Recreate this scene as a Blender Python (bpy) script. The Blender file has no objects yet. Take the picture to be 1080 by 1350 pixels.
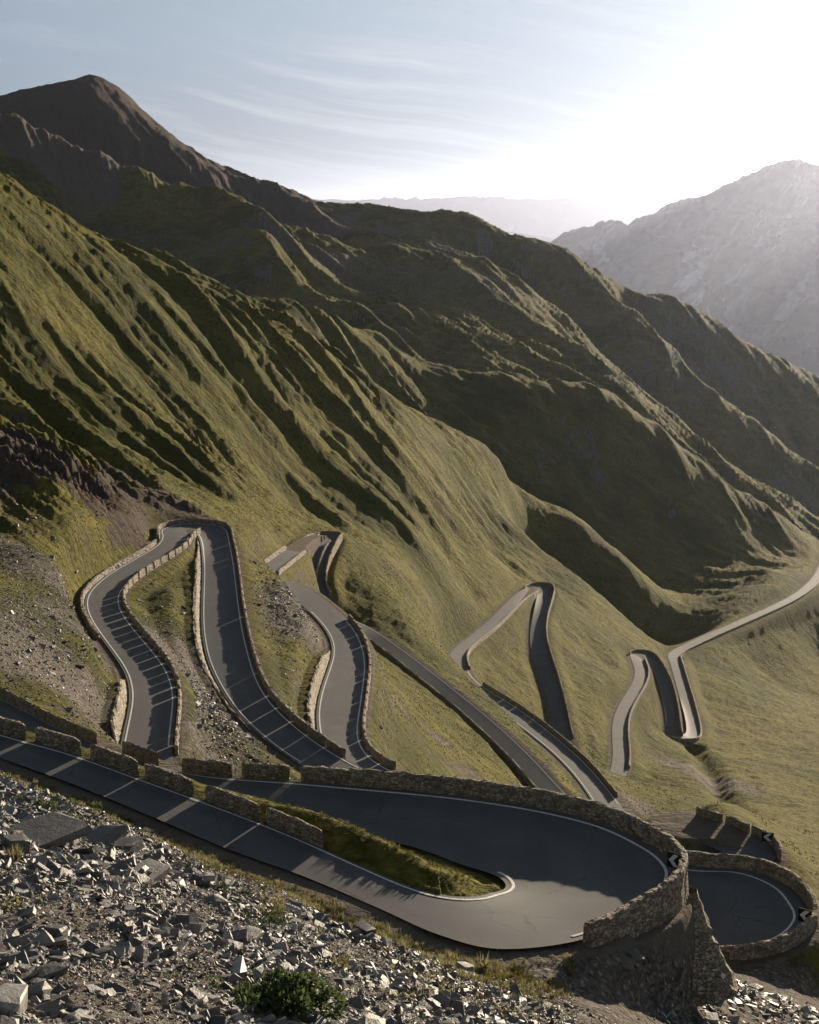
import bpy, math, random
import numpy as np
from mathutils import Vector, Matrix

random.seed(7)
RNG = np.random.default_rng(7)
scene = bpy.context.scene
COL = scene.collection

# ------------------------------------------------------------------ camera geometry
F = 2000.0 / 1350.0                     # focal length in picture heights
PITCH = math.atan(375.0 / 2000.0)       # camera looks this far below the horizon

def ray(u, v):
    """Direction (dx, forward, dz) of a sight line, as slopes per metre forward."""
    y = (v - 675.0) / 2000.0
    dh = math.cos(PITCH) - y * math.sin(PITCH)
    dz = -(math.sin(PITCH) + y * math.cos(PITCH))
    return ((u - 540.0) / 2000.0) / dh, dz / dh

def at(u, v, D):
    a, t = ray(u, v)
    return (a * D, D, t * D)

def atz(u, v, z):
    a, t = ray(u, v)
    D = z / t
    return (a * D, D, z)

# ------------------------------------------------------------------ noise
_PERM = np.random.default_rng(3).permutation(512)
_PERM = np.concatenate([_PERM, _PERM])
_ANG = np.random.default_rng(4).uniform(0, 2 * np.pi, 512)
_GX, _GY = np.cos(_ANG), np.sin(_ANG)

def pnoise(x, y):
    xi = np.floor(x).astype(np.int64); yi = np.floor(y).astype(np.int64)
    fx = x - xi; fy = y - yi
    sx = fx * fx * fx * (fx * (fx * 6 - 15) + 10); sy = fy * fy * fy * (fy * (fy * 6 - 15) + 10)
    def g(ix, iy, dx, dy):
        h = _PERM[(_PERM[ix & 511] + iy) & 511]
        return _GX[h] * dx + _GY[h] * dy
    n00 = g(xi, yi, fx, fy); n10 = g(xi + 1, yi, fx - 1, fy)
    n01 = g(xi, yi + 1, fx, fy - 1); n11 = g(xi + 1, yi + 1, fx - 1, fy - 1)
    a = n00 + sx * (n10 - n00); b = n01 + sx * (n11 - n01)
    return 1.4 * (a + sy * (b - a))

def fbm(x, y, octaves=4, gain=0.5, lac=2.03):
    s = np.zeros_like(x); amp = 1.0
    for o in range(octaves):
        s += amp * pnoise(x + 17.3 * o, y - 9.1 * o); amp *= gain; x = x * lac; y = y * lac
    return s

def ridged(x, y, octaves=4, gain=0.5, lac=2.05):
    s = np.zeros_like(x); amp = 1.0; tot = 0
    for o in range(octaves):
        s += amp * (1 - np.abs(pnoise(x + 31.7 * o, y + 12.9 * o)) * 1.6); tot += amp
        amp *= gain; x = x * lac; y = y * lac
    return s / tot

def sstep(a, b, x):
    t = np.clip((x - a) / (b - a), 0, 1)
    return t * t * (3 - 2 * t)

# ------------------------------------------------------------------ roads: (outer/left edge, inner/right edge, height)
def spline(pts, n):
    """Catmull-Rom through pts (centripetal enough for these spacings), n samples by arc length."""
    P = np.array(pts, float)
    Q = np.vstack([2 * P[0] - P[1], P, 2 * P[-1] - P[-2]])
    out = []
    for i in range(1, len(Q) - 2):
        p0, p1, p2, p3 = Q[i - 1], Q[i], Q[i + 1], Q[i + 2]
        t = np.linspace(0, 1, 24, endpoint=False)[:, None]
        out.append(0.5 * ((2 * p1) + (-p0 + p2) * t + (2 * p0 - 5 * p1 + 4 * p2 - p3) * t ** 2 + (-p0 + 3 * p1 - 3 * p2 + p3) * t ** 3))
    out = np.vstack(out + [P[-1:]])
    seg = np.r_[0, np.cumsum(np.linalg.norm(np.diff(out, axis=0), axis=1))]
    s = np.linspace(0, seg[-1], n)
    return np.stack([np.interp(s, seg, out[:, k]) for k in range(3)], 1)

def edges(L, R, zs):
    """Two edge lists traced in pairs, with a height per pair."""
    zs = np.interp(np.linspace(0, 1, len(L)), np.linspace(0, 1, len(zs)), zs)
    return [atz(u, v, z) for (u, v), z in zip(L, zs)], [atz(u, v, z) for (u, v), z in zip(R, zs)]

ROADS = {}
# near hairpin: upper leg (from the pass), turn, lower leg
ROADS['A'] = edges(
    [(-130, 950), (0, 996), (100, 1033), (200, 1073), (300, 1115), (400, 1151), (500, 1192), (580, 1228), (660, 1250), (765, 1239), (832, 1212), (874, 1188), (890, 1165), (884, 1147), (858, 1127), (800, 1098), (720, 1075), (630, 1060), (540, 1050), (390, 1034), (245, 1017), (145, 985), (75, 957), (0, 919), (-130, 860)],
    [(-130, 929), (0, 968), (90, 996), (180, 1028), (270, 1061), (370, 1099), (470, 1142), (540, 1171), (590, 1185), (626, 1187), (648, 1182), (662, 1173), (667, 1163), (662, 1153), (652, 1147), (634, 1140), (605, 1130), (570, 1119), (520, 1106), (400, 1077), (280, 1046), (190, 1019), (100, 991), (10, 957), (-130, 890)],
    [-30.0, -31.0, -31.8, -32.6, -33.3, -33.9, -34.0, -34.2, -34.4, -35.0, -35.8, -36.7, -37.6])
# second hairpin, just below the first
ROADS['C'] = edges(
    [(560, 1080), (780, 1119), (915, 1138), (985, 1146), (1035, 1166), (1060, 1193), (1066, 1216), (1045, 1240), (1000, 1258), (950, 1268), (880, 1275), (700, 1270)],
    [(560, 1108), (780, 1152), (868, 1170), (884, 1176), (893, 1184), (898, 1192), (898, 1200), (894, 1208), (886, 1215), (872, 1220), (830, 1226), (700, 1228)],
    [-45, -46, -46.5, -47, -48.5])
# third: left hairpin with two long legs
ROADS['B'] = edges(
    [(168, 1012), (163, 985), (170, 945), (173, 915), (162, 878), (132, 838), (117, 812), (117, 790), (130, 770), (162, 747), (197, 727), (216, 714), (215, 700), (217, 690), (238, 684), (268, 684), (292, 691), (304, 712), (312, 752), (319, 810), (332, 868), (356, 925), (398, 972), (462, 1016), (540, 1050)],
    [(220, 1020), (222, 990), (228, 945), (230, 912), (222, 885), (198, 853), (170, 822), (154, 802), (152, 786), (166, 768), (204, 744), (236, 724), (250, 713), (256, 708), (259, 706), (262, 708), (265, 714), (267, 735), (267, 765), (265, 820), (272, 868), (292, 908), (325, 945), (375, 985), (440, 1026)],
    [-51, -52, -53.5, -54.6, -55, -55.6, -57, -58.5, -60])
ROADS['D'] = edges(
    [(905, 1074), (940, 1084), (975, 1097), (1000, 1112), (1010, 1127), (1000, 1142), (960, 1146)],
    [(890, 1090), (920, 1099), (948, 1110), (962, 1117), (968, 1122), (966, 1126), (945, 1128)],
    [-59, -60, -61])
# fourth: leg up to the notch, small hairpin, leg back
ROADS['E'] = edges(
    [(520, 1032), (468, 1020), (440, 1000), (420, 972), (415, 948), (421, 918), (435, 876), (440, 848), (431, 826), (408, 798), (380, 778), (350, 774), (333, 764), (345, 751), (370, 731), (394, 714), (412, 704), (432, 699), (447, 702), (449, 707), (436, 720), (428, 740), (424, 762), (426, 780), (445, 805), (478, 824), (520, 850), (582, 897), (622, 929), (664, 963), (704, 1004), (747, 1047), (800, 1100)],
    [(560, 1045), (506, 1018), (480, 998), (473, 970), (479, 922), (484, 890), (485, 872), (476, 845), (451, 812), (412, 786), (385, 764), (360, 764), (355, 762), (361, 757), (382, 741), (402, 725), (414, 715), (419, 711), (422, 711), (422, 716), (414, 736), (405, 760), (401, 778), (408, 797), (430, 814), (462, 826), (500, 853), (560, 898), (598, 931), (638, 966), (682, 1008), (712, 1048), (750, 1100)],
    [-60, -62, -63.5, -65, -66, -68, -71, -74, -78, -80, -82, -86, -91, -97, -103, -108, -112])
ROADS['G'] = edges(
    [(860, 1110), (824, 1071), (790, 1025), (756, 994), (706, 950), (645, 915), (622, 896), (613, 876), (613, 862), (626, 850), (650, 833), (670, 808), (690, 790), (702, 782), (706, 781), (706, 792), (702, 820), (698, 848), (704, 872), (716, 900), (726, 932), (731, 958), (740, 1000), (770, 1035)],
    [(800, 1110), (780, 1052), (742, 1002), (692, 957), (632, 917), (600, 896), (593, 878), (591, 858), (610, 845), (638, 826), (662, 802), (686, 779), (700, 769), (716, 764), (731, 769), (732, 778), (723, 797), (718, 822), (720, 850), (732, 888), (743, 932), (749, 965), (762, 1000), (790, 1025)],
    [-110, -114, -119, -124, -128, -132, -134, -137, -143, -148])
ROADS['H'] = edges(
    [(790, 1040), (808, 1012), (809, 975), (810, 945), (824, 916), (839, 895), (838, 876), (830, 862), (837, 857), (850, 858), (866, 872), (880, 893), (889, 918), (894, 945), (895, 963), (898, 968), (906, 968), (908, 962), (902, 935), (891, 893), (883, 864), (884, 856), (940, 831), (1000, 806), (1040, 786), (1064, 766), (1078, 742), (1079, 715)],
    [(815, 1045), (829, 1014), (826, 980), (824, 955), (834, 930), (850, 903), (853, 885), (848, 871), (848, 867), (852, 869), (862, 882), (871, 905), (876, 930), (879, 953), (882, 970), (892, 979), (912, 981), (922, 972), (916, 940), (905, 903), (896, 872), (899, 863), (946, 840), (1008, 812), (1052, 792), (1082, 771), (1098, 747), (1100, 715)],
    [-149, -153, -157, -161, -165, -169, -172, -176, -181, -187, -195])

ROADPTS = {}        # resampled edge lines
ROADC = {}          # centre line (bench level) and half width
CEN = {}
def roadsurf(k, xy, lateral, sig=2.4):
    """Smooth height of a road's surface at points; lateral runs from +1 (outer edge) to -1."""
    c, tilt = CEN[k]; c = c[::2]; tl = tilt[::2]; out = np.zeros(len(xy)); lateral = np.broadcast_to(lateral, (len(xy),))
    for lo in range(0, len(xy), 400):
        q_ = xy[lo:lo + 400]
        d2 = (q_[:, None, 0] - c[None, :, 0]) ** 2 + (q_[:, None, 1] - c[None, :, 1]) ** 2
        w = np.exp(-(d2 - d2.min(1, keepdims=True)) / (2 * sig * sig)); w /= w.sum(1, keepdims=True)
        out[lo:lo + 400] = w @ c[:, 2] + (w @ tl) * lateral[lo:lo + 400]
    return out
for k, (L, R) in ROADS.items():
    L, R = np.array(L), np.array(R)
    # paired sampling: parameterise both edges by the centre line
    n = len(L)
    Ls, Rs = [], []
    QL = np.vstack([2 * L[0] - L[1], L, 2 * L[-1] - L[-2]]); QR = np.vstack([2 * R[0] - R[1], R, 2 * R[-1] - R[-2]])
    t = np.linspace(0, 1, 20, endpoint=False)[:, None]
    def cr(Q, i):
        p0, p1, p2, p3 = Q[i - 1], Q[i], Q[i + 1], Q[i + 2]
        return 0.5 * ((2 * p1) + (-p0 + p2) * t + (2 * p0 - 5 * p1 + 4 * p2 - p3) * t ** 2 + (-p0 + 3 * p1 - 3 * p2 + p3) * t ** 3)
    for i in range(1, n):
        Ls.append(cr(QL, i)); Rs.append(cr(QR, i))
    Ls = np.vstack(Ls + [L[-1:]]); Rs = np.vstack(Rs + [R[-1:]])
    c = (Ls + Rs) / 2
    zs = np.convolve(np.pad(c[:, 2], 15, 'edge'), np.ones(31) / 31, 'valid')
    Ls[:, 2] = zs; Rs[:, 2] = zs
    c = (Ls + Rs) / 2
    ker = 9 if k in 'ABC' else 13
    sm = lambda q_: np.stack([np.convolve(np.pad(q_[:, j_], ker, 'edge'), np.ones(2 * ker + 1) / (2 * ker + 1), 'valid') for j_ in range(q_.shape[1])], 1)
    if k not in 'AC':
        cs = sm(c)
    else:
        cs = c
    tg = np.gradient(cs[:, :2], axis=0); tg /= np.linalg.norm(tg, axis=1)[:, None] + 1e-9
    nr = np.stack([-tg[:, 1], tg[:, 0]], 1)
    wd = np.abs(((Ls - Rs)[:, :2] * nr).sum(1))
    if k not in 'AC':                   # even width along the legs, a little wider in the turns
        lo_, hi_ = {'B': (5.2, 7.0), 'E': (5.0, 6.4), 'G': (4.8, 5.6), 'H': (4.6, 5.4), 'D': (5, 6)}[k]
        wd = sm(np.clip(wd, lo_, hi_)[:, None])[:, 0]
        sg = np.sign(((Ls - Rs)[:, :2] * nr).sum())
        for E_, m_ in ((Ls, 1), (Rs, -1)):
            E_[:, :2] = cs[:, :2] + nr * (sg * m_ * wd / 2)[:, None]; E_[:, 2] = cs[:, 2]
        c = cs
    bench = c.copy()
    i = np.arange(len(zs)) / 20.0           # the near turn is banked: its outside is higher
    tilt = 0.38 * sstep(9.5, 11.5, i) * sstep(20.5, 18.5, i) if k == 'A' else 0 * i
    bench[:, 2] -= tilt * 1.15
    CEN[k] = (c.copy(), tilt)
    Ls[:, 2] = roadsurf(k, Ls[:, :2], 1.0); Rs[:, 2] = roadsurf(k, Rs[:, :2], -1.0)
    ROADPTS[k] = (Ls, Rs)
    ROADC[k] = (bench, wd / 2)

# banks held by masonry: road, side, from key, to key, height
REVET = [('B', 'L', 0.9, 3.6, 1.5), ('B', 'R', 16.5, 22, 0.8), ('E', 'L', 2.2, 6.6, 1.6)]

ISLAND = [tuple(p) for p in ROADPTS['A'][1][::8]]
GULLY = np.array([at(*p) for p in [(903, 985, 515), (922, 1008, 470), (940, 1032, 420), (962, 1056, 360), (985, 1075, 310)]])

# ------------------------------------------------------------------ terrain: surveyed points (u, v, distance)
PTS = []
def add(lst, behind=None):
    for u, v, D in lst:
        PTS.append(at(u, v, D))
        if behind:
            dD, dz = behind
            x, y, z = at(u, v, D)
            PTS.append((x * (D + dD) / D, D + dD, z - dz))
def addz(lst):
    for u, D, z in lst:
        PTS.append(((u - 540) / 2000.0 * D * 1.03, D, z))

# foreground scree
add([(0, 1350, 33), (200, 1350, 36), (400, 1350, 41), (600, 1350, 50), (720, 1350, 57), (800, 1345, 61),
     (0, 1200, 47), (200, 1220, 49), (400, 1260, 53), (550, 1290, 58), (660, 1290, 63),
     (0, 1100, 60), (150, 1130, 63), (300, 1180, 65), (450, 1220, 68), (-120, 1080, 62), (-120, 1200, 47), (-120, 1350, 32)])
addz([(1300, 30, -25), (540, 12, -10), (0, 12, -9.5), (1080, 12, -11)])
# gully below the near hairpin
add([(790, 1285, 67), (860, 1330, 68), (900, 1310, 73), (960, 1310, 79), (1010, 1320, 81), (1080, 1345, 81), (1180, 1345, 85), (0, 1400, 30), (400, 1420, 36), (800, 1420, 54), (0, 1500, 26), (500, 1500, 33)])
addz([(1180, 95, -55), (1180, 120, -64), (1250, 70, -44), (1250, 50, -36)])
# drop behind the near hairpin (out of sight)
addz([(100, 121, -41.2), (0, 126, -39.4), (300, 115, -46.5), (300, 135, -54), (450, 105, -48), (450, 132, -57), (560, 130, -57), (650, 100, -50), (650, 150, -72), (650, 200, -88),
      (800, 120, -56), (800, 150, -68), (800, 220, -96), (900, 125, -56), (900, 190, -80), (1000, 125, -56), (1080, 110, -55), (1150, 140, -66)])
add([(870, 1085, 200), (930, 1062, 190), (1010, 1095, 185), (1080, 1140, 160), (1040, 1110, 190)])
# left scree below the big flank
add([(0, 880, 133), (80, 915, 131), (0, 800, 165), (80, 840, 165), (0, 740, 195), (70, 740, 202), (0, 690, 225), (100, 690, 235), (180, 680, 265), (-120, 850, 130), (-120, 700, 200)])
add([(225, 830, 206), (245, 880, 187), (290, 980, 160), (265, 930, 172), (222, 780, 226), (350, 780, 243), (350, 850, 213), (380, 900, 196), (330, 720, 296), (390, 830, 226), (400, 880, 205)])
# big left flank (spur one)
add([(-200, 135, 420), (-100, 190, 435), (0, 243, 450), (60, 275, 465), (120, 312, 480), (200, 356, 500), (260, 385, 530), (330, 418, 560), (400, 455, 590), (460, 490, 615),
     (520, 525, 640), (580, 560, 665), (640, 590, 690), (665, 612, 700)], behind=(70, 22))
add([(-100, 400, 340), (-100, 550, 260), (0, 400, 380), (0, 550, 290), (100, 450, 400), (100, 600, 310), (200, 500, 420), (200, 620, 335), (300, 550, 440), (300, 650, 370), (400, 600, 470), (385, 670, 425),
     (450, 690, 440), (500, 640, 490), (500, 740, 400), (560, 700, 485), (560, 780, 425), (620, 690, 570), (620, 790, 495), (660, 740, 590), (680, 710, 630)])
# rim of the lower meadow
add([(690, 700, 640), (740, 745, 650), (800, 792, 650), (860, 842, 640), (880, 852, 640)], behind=(50, 22))
add([(540, 950, 245), (560, 860, 350), (540, 820, 365), (640, 880, 430), (650, 900, 425), (670, 850, 480), (760, 860, 505), (780, 930, 455), (780, 980, 422), (850, 1000, 440), (850, 950, 485), (870, 1040, 330), (800, 880, 520), (900, 1010, 430), (760, 800, 590)])
# right-hand meadow
add([(1000, 950, 555), (1080, 950, 590), (1000, 1040, 400), (1080, 1040, 420), (950, 1000, 460), (960, 1060, 330), (1080, 1090, 310), (1000, 880, 660), (1080, 860, 730), (940, 900, 590), (1200, 960, 600), (1200, 1060, 400)])
# dark face under spur two
add([(620, 560, 815), (700, 560, 835), (800, 600, 860), (640, 610, 790), (700, 640, 800), (800, 690, 820), (870, 775, 760), (900, 690, 855), (780, 720, 785), (960, 740, 835), (1040, 735, 872), (560, 520, 815), (480, 480, 790)])
addz([(560, 720, -118), (640, 735, -121), (700, 725, -131), (760, 725, -143), (830, 720, -166), (440, 710, -82), (340, 670, -52), (240, 620, -38)])
add([(330, 405, 720), (370, 408, 740), (410, 411, 770), (450, 424, 800), (500, 440, 830), (540, 470, 850), (580, 488, 850), (620, 497, 855), (660, 499, 862), (700, 502, 872), (740, 510, 882),
     (790, 520, 895), (830, 540, 905), (870, 565, 905), (900, 590, 910), (960, 638, 920), (1000, 668, 925), (1050, 700, 930)], behind=(75, 26))
add([(190, 346, 700), (230, 352, 710)], behind=(60, 10))
# back mountain
add([(0, 235, 1290), (100, 270, 1290), (200, 300, 1270), (300, 340, 1230), (400, 372, 1200), (300, 380, 1170), (420, 398, 1140), (500, 418, 1130), (560, 445, 1110), (640, 472, 1090), (720, 490, 1090), (100, 225, 1345), (200, 262, 1310), (300, 310, 1230)])
addz([(0, 800, -5), (100, 850, -10), (200, 900, -25), (300, 920, -45), (450, 940, -85), (560, 960, -100), (660, 970, -108), (0, 1050, 0), (150, 1060, -12)])
add([(0, 155, 1640), (60, 165, 1640), (130, 190, 1640), (200, 215, 1620), (280, 245, 1600), (350, 275, 1580)])
add([(-150, 85, 1450), (0, 150, 1400), (60, 172, 1390), (130, 205, 1370), (200, 232, 1350), (270, 247, 1330)], behind=(120, 40))
add([(300, 262, 1310), (325, 290, 1260), (350, 318, 1200)])
add([(400, 300, 1500), (470, 315, 1480), (540, 320, 1450), (600, 335, 1420), (450, 350, 1300), (530, 385, 1250), (600, 382, 1250), (640, 386, 1250), (665, 398, 1240), (690, 432, 1200), (600, 430, 1130), (720, 455, 1170), (800, 525, 1090)])
add([(-200, 210, 1950), (-100, 178, 1930), (0, 158, 1900), (30, 150, 1890), (60, 141, 1880), (95, 126, 1860), (125, 109, 1850), (160, 128, 1850), (200, 165, 1830), (250, 197, 1800), (300, 228, 1780), (350, 246, 1750), (400, 262, 1720), (440, 275, 1700),
     (500, 278, 1650), (560, 282, 1600), (605, 290, 1560), (640, 315, 1540), (690, 335, 1520), (720, 340, 1500), (760, 360, 1500), (800, 371, 1500), (850, 390, 1500), (900, 415, 1510), (950, 444, 1530),
     (1000, 465, 1550), (1040, 484, 1570), (1080, 500, 1600), (1200, 570, 1650), (1350, 650, 1700)], behind=(260, 150))
add([(640, 345, 1460), (680, 378, 1400), (720, 412, 1350), (760, 444, 1320), (800, 485, 1280), (850, 530, 1240), (900, 570, 1210), (960, 618, 1180), (1020, 655, 1180), (1080, 690, 1190)], behind=(60, 24))
add([(840, 412, 1440), (880, 450, 1400), (950, 520, 1350), (1000, 560, 1330), (1080, 625, 1320), (1200, 720, 1300)], behind=(60, 20))
addz([(1300, 1000, -300), (1300, 700, -230), (1300, 400, -150), (1300, 200, -90)])
for p in ROADS['A'][0][1:8]:
    f_ = (p[1] - 2.6) / p[1]; g_ = (p[1] - 6.0) / p[1]
    PTS += [(p[0] * f_, p[1] - 2.6, p[2] + 0.12), (p[0] * g_, p[1] - 6.0, p[2] + 1.1)]
for k, (L, R) in ROADPTS.items():
    PTS += [tuple(p) for p in ((L + R) / 2)[::10]]

P = np.array(PTS, float)
pa, pl, pt = P[:, 0] / P[:, 1], np.log(P[:, 1]), P[:, 2] / P[:, 1]

def tps_fit(x, y, v, lam=2e-4):
    n = len(x)
    r2 = (x[:, None] - x[None]) ** 2 + (y[:, None] - y[None]) ** 2
    K = 0.5 * r2 * np.log(r2 + 1e-12) + lam * np.eye(n)
    A = np.zeros((n + 3, n + 3)); A[:n, :n] = K
    A[:n, n] = 1; A[:n, n + 1] = x; A[:n, n + 2] = y; A[n:, :n] = A[:n, n:].T
    return np.linalg.solve(A, np.r_[v, 0, 0, 0])
KA = 1.6
_W = tps_fit(pa * KA, pl, pt)
def tps_eval(x, y):
    out = _W[-3] + _W[-2] * x + _W[-1] * y
    for i in range(len(pa)):
        r2 = (x - pa[i] * KA) ** 2 + (y - pl[i]) ** 2
        out += _W[i] * 0.5 * r2 * np.log(r2 + 1e-12)
    return out

# the fan-shaped ground grid, finer inside the part one looks at
A_AX = np.concatenate([np.arange(-0.46, -0.31, 0.004), np.arange(-0.31, 0.31, 0.00062), np.arange(0.31, 0.46, 0.004)])
L_AX = np.concatenate([np.arange(math.log(9), math.log(28), 0.012), np.arange(math.log(28), math.log(130), 0.0026), np.arange(math.log(130), math.log(2250), 0.0036)])
ca = np.arange(A_AX[0] - .006, A_AX[-1] + .01, 0.005); cl = np.arange(L_AX[0] - .03, L_AX[-1] + .04, 0.014)
CG = tps_eval(*[g.copy() for g in np.meshgrid(ca * KA, cl)])
def coarse(a, l):
    fa = np.clip((a - ca[0]) / 0.005, 1, len(ca) - 3); fl = np.clip((l - cl[0]) / 0.014, 1, len(cl) - 3)
    i = fa.astype(int); j = fl.astype(int); x = fa - i; y = fl - j
    def w(t): return (-0.5*t**3 + t*t - 0.5*t, 1.5*t**3 - 2.5*t*t + 1, -1.5*t**3 + 2*t*t + 0.5*t, 0.5*t**3 - 0.5*t*t)
    wx, wy = w(x), w(y); out = 0
    for q in range(4):
        row = 0
        for p in range(4):
            row = row + wx[p] * CG[j + q - 1, i + p - 1]
        out = out + wy[q] * row
    return out

def road_field(X, Y):
    """Distance beyond the nearest road's edge and that road's height, blended over roads."""
    best = np.full(X.shape, 1e9); bestz = np.zeros(X.shape); num = np.zeros(X.shape); den = np.zeros(X.shape)
    for k, (L, R) in ROADPTS.items():
        c, hw = ROADC[k]
        lo = c.min(0)[:2] - 45; hi = c.max(0)[:2] + 45
        m = (X > lo[0]) & (X < hi[0]) & (Y > lo[1]) & (Y < hi[1])
        idx = np.flatnonzero(m)
        if not len(idx): continue
        x = X.ravel()[idx]; y = Y.ravel()[idx]
        bd = np.full(len(idx), 1e9); bz = np.zeros(len(idx))
        nn = np.zeros(len(idx)); dd = np.zeros(len(idx))
        st = 4
        cc = c[::st]; hh = hw[::st]
        if True:
            for i in range(len(cc) - 1):
                p, q = cc[i], cc[i + 1]
                mx, my = (p[0] + q[0]) / 2, (p[1] + q[1]) / 2
                near = np.flatnonzero((np.abs(x - mx) < 40) & (np.abs(y - my) < 40))
                if not len(near): continue
                xs, ys = x[near], y[near]
                ex, ey = q[0] - p[0], q[1] - p[1]; l2 = ex * ex + ey * ey + 1e-9
                t = np.clip(((xs - p[0]) * ex + (ys - p[1]) * ey) / l2, 0, 1)
                d = np.hypot(xs - p[0] - t * ex, ys - p[1] - t * ey) - (hh[i] + t * (hh[i + 1] - hh[i]))
                z = p[2] + t * (q[2] - p[2])
                d2 = np.maximum(d, 0) + 0.05
                w = 1.0 / d2 ** 4 * math.sqrt(l2)
                nn[near] += w * z; dd[near] += w
                cl_ = d < bd[near]; bz[near] = np.where(cl_, z, bz[near]); bd[near] = np.minimum(bd[near], d)
        ok = dd > 0
        sub = idx[ok]
        num.ravel()[sub] += nn[ok]; den.ravel()[sub] += dd[ok]
        cl_ = bd[ok] < best.ravel()[sub]; bestz.ravel()[sub] = np.where(cl_, bz[ok], bestz.ravel()[sub])
        best.ravel()[sub] = np.minimum(best.ravel()[sub], bd[ok])
    idw = np.where(den > 0, num / np.maximum(den, 1e-12), 0); f = sstep(0.4, 2.5, best)
    return best, bestz * (1 - f) + idw * f

def natural(X, Y):
    D = np.maximum(Y, 1.0)
    a, l = X / D, np.log(D)
    z = coarse(a, l) * D
    return z

def height(X, Y, detail=True, want=False):
    z = natural(X, Y)
    rd, rz = road_field(X, Y)
    far = sstep(300, 1000, Y)
    if detail:
        keep = sstep(2, 30, rd)
        px_, py_, _z = at(125, 107, 1850)
        keep = keep * (1 - 0.85 * np.exp(-((X - px_) / 150) ** 2 - ((Y - py_) / 170) ** 2))
        z = z + 9.0 * np.clip(1 - np.hypot(X - px_, (Y - py_) * .7) / 130, 0, 1) ** 1.3
        # gullies down the flanks: long ribs running down to the right
        wx = fbm(X / 110, Y / 110, 3) * 13; wy = fbm(X / 110 + 40, Y / 110, 3) * 13
        ang = math.radians(-18)
        s = (X + wx) * math.cos(ang) + (Y + wy) * math.sin(ang); t = -(X + wx) * math.sin(ang) + (Y + wy) * math.cos(ang)
        flank = sstep(-20, -75, X - 0.10 * (Y - 300)) * sstep(215, 300, Y) * sstep(900, 650, Y)
        flank2 = (1 - sstep(0.07, 0.12, X / np.maximum(Y, 1)) * sstep(820, 720, Y)) * sstep(380, 520, Y) * sstep(920, 780, Y) * sstep(-80, -20, X)
        rib = (ridged(s / 250, t / 40, 6, 0.53) - 0.55) * np.clip(0.85 + 0.75 * fbm(X / 120 + 5, Y / 120, 3), 0.25, 1.6)
        z = z + rib * 15.5 * np.clip(flank + 0.55 * flank2, 0, 1) * keep
        rib3 = (ridged(s / 70 + 7, t / 10, 4, 0.55) - 0.55) * np.clip(0.8 + 1.3 * fbm(X / 60, Y / 60 + 8, 3), 0, 2.0)
        z = z + rib3 * 2.5 * np.clip(0.9 * flank + 1.0 * flank2, 0, 1) * keep
        crag = np.exp(-((X + 50) / 32) ** 2 - ((Y - 262) / 42) ** 2) * sstep(3, 16, rd)
        z = z + (ridged(s / 24, t / 12, 5, .6) - 0.5) * 13.0 * crag
        ang = math.radians(-62)
        wx = fbm(X / 300, Y / 300, 2) * 34; wy = fbm(X / 300 + 40, Y / 300, 2) * 34
        s = (X + wx) * math.cos(ang) + (Y + wy) * math.sin(ang); t = -(X + wx) * math.sin(ang) + (Y + wy) * math.cos(ang)
        back = sstep(760, 1000, Y)
        crest = 1.0
        rib2 = (ridged(s / 480, t / 95, 6, 0.53) - 0.55) * np.clip(0.9 + 0.7 * fbm(X / 260, Y / 260, 2), 0.3, 1.6)
        z = z + rib2 * (20.0 - 8 * sstep(1300, 1700, Y)) * back * keep
        z = z + (ridged(s / 190 + 3, t / 30, 4, 0.55) - 0.55) * 8.0 * back * keep
        z = z + (ridged(s / 60 + 9, t / 11, 3, 0.55) - 0.55) * 2.6 * back * keep
        # broad lumps and small hummocks
        z = z + fbm(X / 38, Y / 38, 3) * (0.8 + 1.4 * far) * (1 - 0.6 * sstep(0.10, 0.16, X / np.maximum(Y, 1)) * sstep(800, 650, Y)) * sstep(3, 25, rd) * sstep(90, 200, Y)
        z = z + fbm(X / 6, Y / 6, 4) * (0.16 + 0.28 * sstep(120, 400, Y)) * sstep(0.3, 5, rd)
        z = z + fbm(X / 1.3, Y / 1.3, 3) * 0.05 * sstep(0.3, 2, rd)
        z = z + (ridged(X / 17 + .2 * Y / 17, Y / 13, 4, 0.6) - 0.5) * 1.0 * sstep(230, 420, Y) * keep * (1 - 0.8 * sstep(0.06, 0.13, X / np.maximum(Y, 1)) * sstep(800, 650, Y))
        z = z + fbm(X / 2.6, Y / 2.6, 3, .6) * 0.20 * sstep(180, 330, Y) * sstep(1.5, 8, rd)
        gd = np.full(X.shape, 1e9)
        for p_, q_ in zip(GULLY[:-1], GULLY[1:]):
            ex, ey = q_[0] - p_[0], q_[1] - p_[1]
            t_ = np.clip(((X - p_[0]) * ex + (Y - p_[1]) * ey) / (ex * ex + ey * ey), 0, 1)
            gd = np.minimum(gd, np.hypot(X - p_[0] - t_ * ex, Y - p_[1] - t_ * ey))
        z = z - 3.2 * np.exp(-(gd / 3.4) ** 2) * sstep(1, 5, rd)
    zn = z
    # cut the road benches
    nose = np.exp(-((X - 14.5) / 6.5) ** 2 - ((Y - 73) / 8.5) ** 2)
    bw = (2.85 + 0.005 * Y) * (1 - 0.72 * nose)
    b = np.where(rd < 1e8, sstep(0.0, 1.0, (rd - 0.75) / bw), 1.0)
    if True:
        zr = rz - 0.12
        z = np.where(rd < 0.75, zr, z * b + zr * (1 - b))
    isl = np.array(ISLAND); m = np.flatnonzero((X > isl[:, 0].min()) & (X < isl[:, 0].max()) & (Y > isl[:, 1].min()) & (Y < isl[:, 1].max()))
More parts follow.
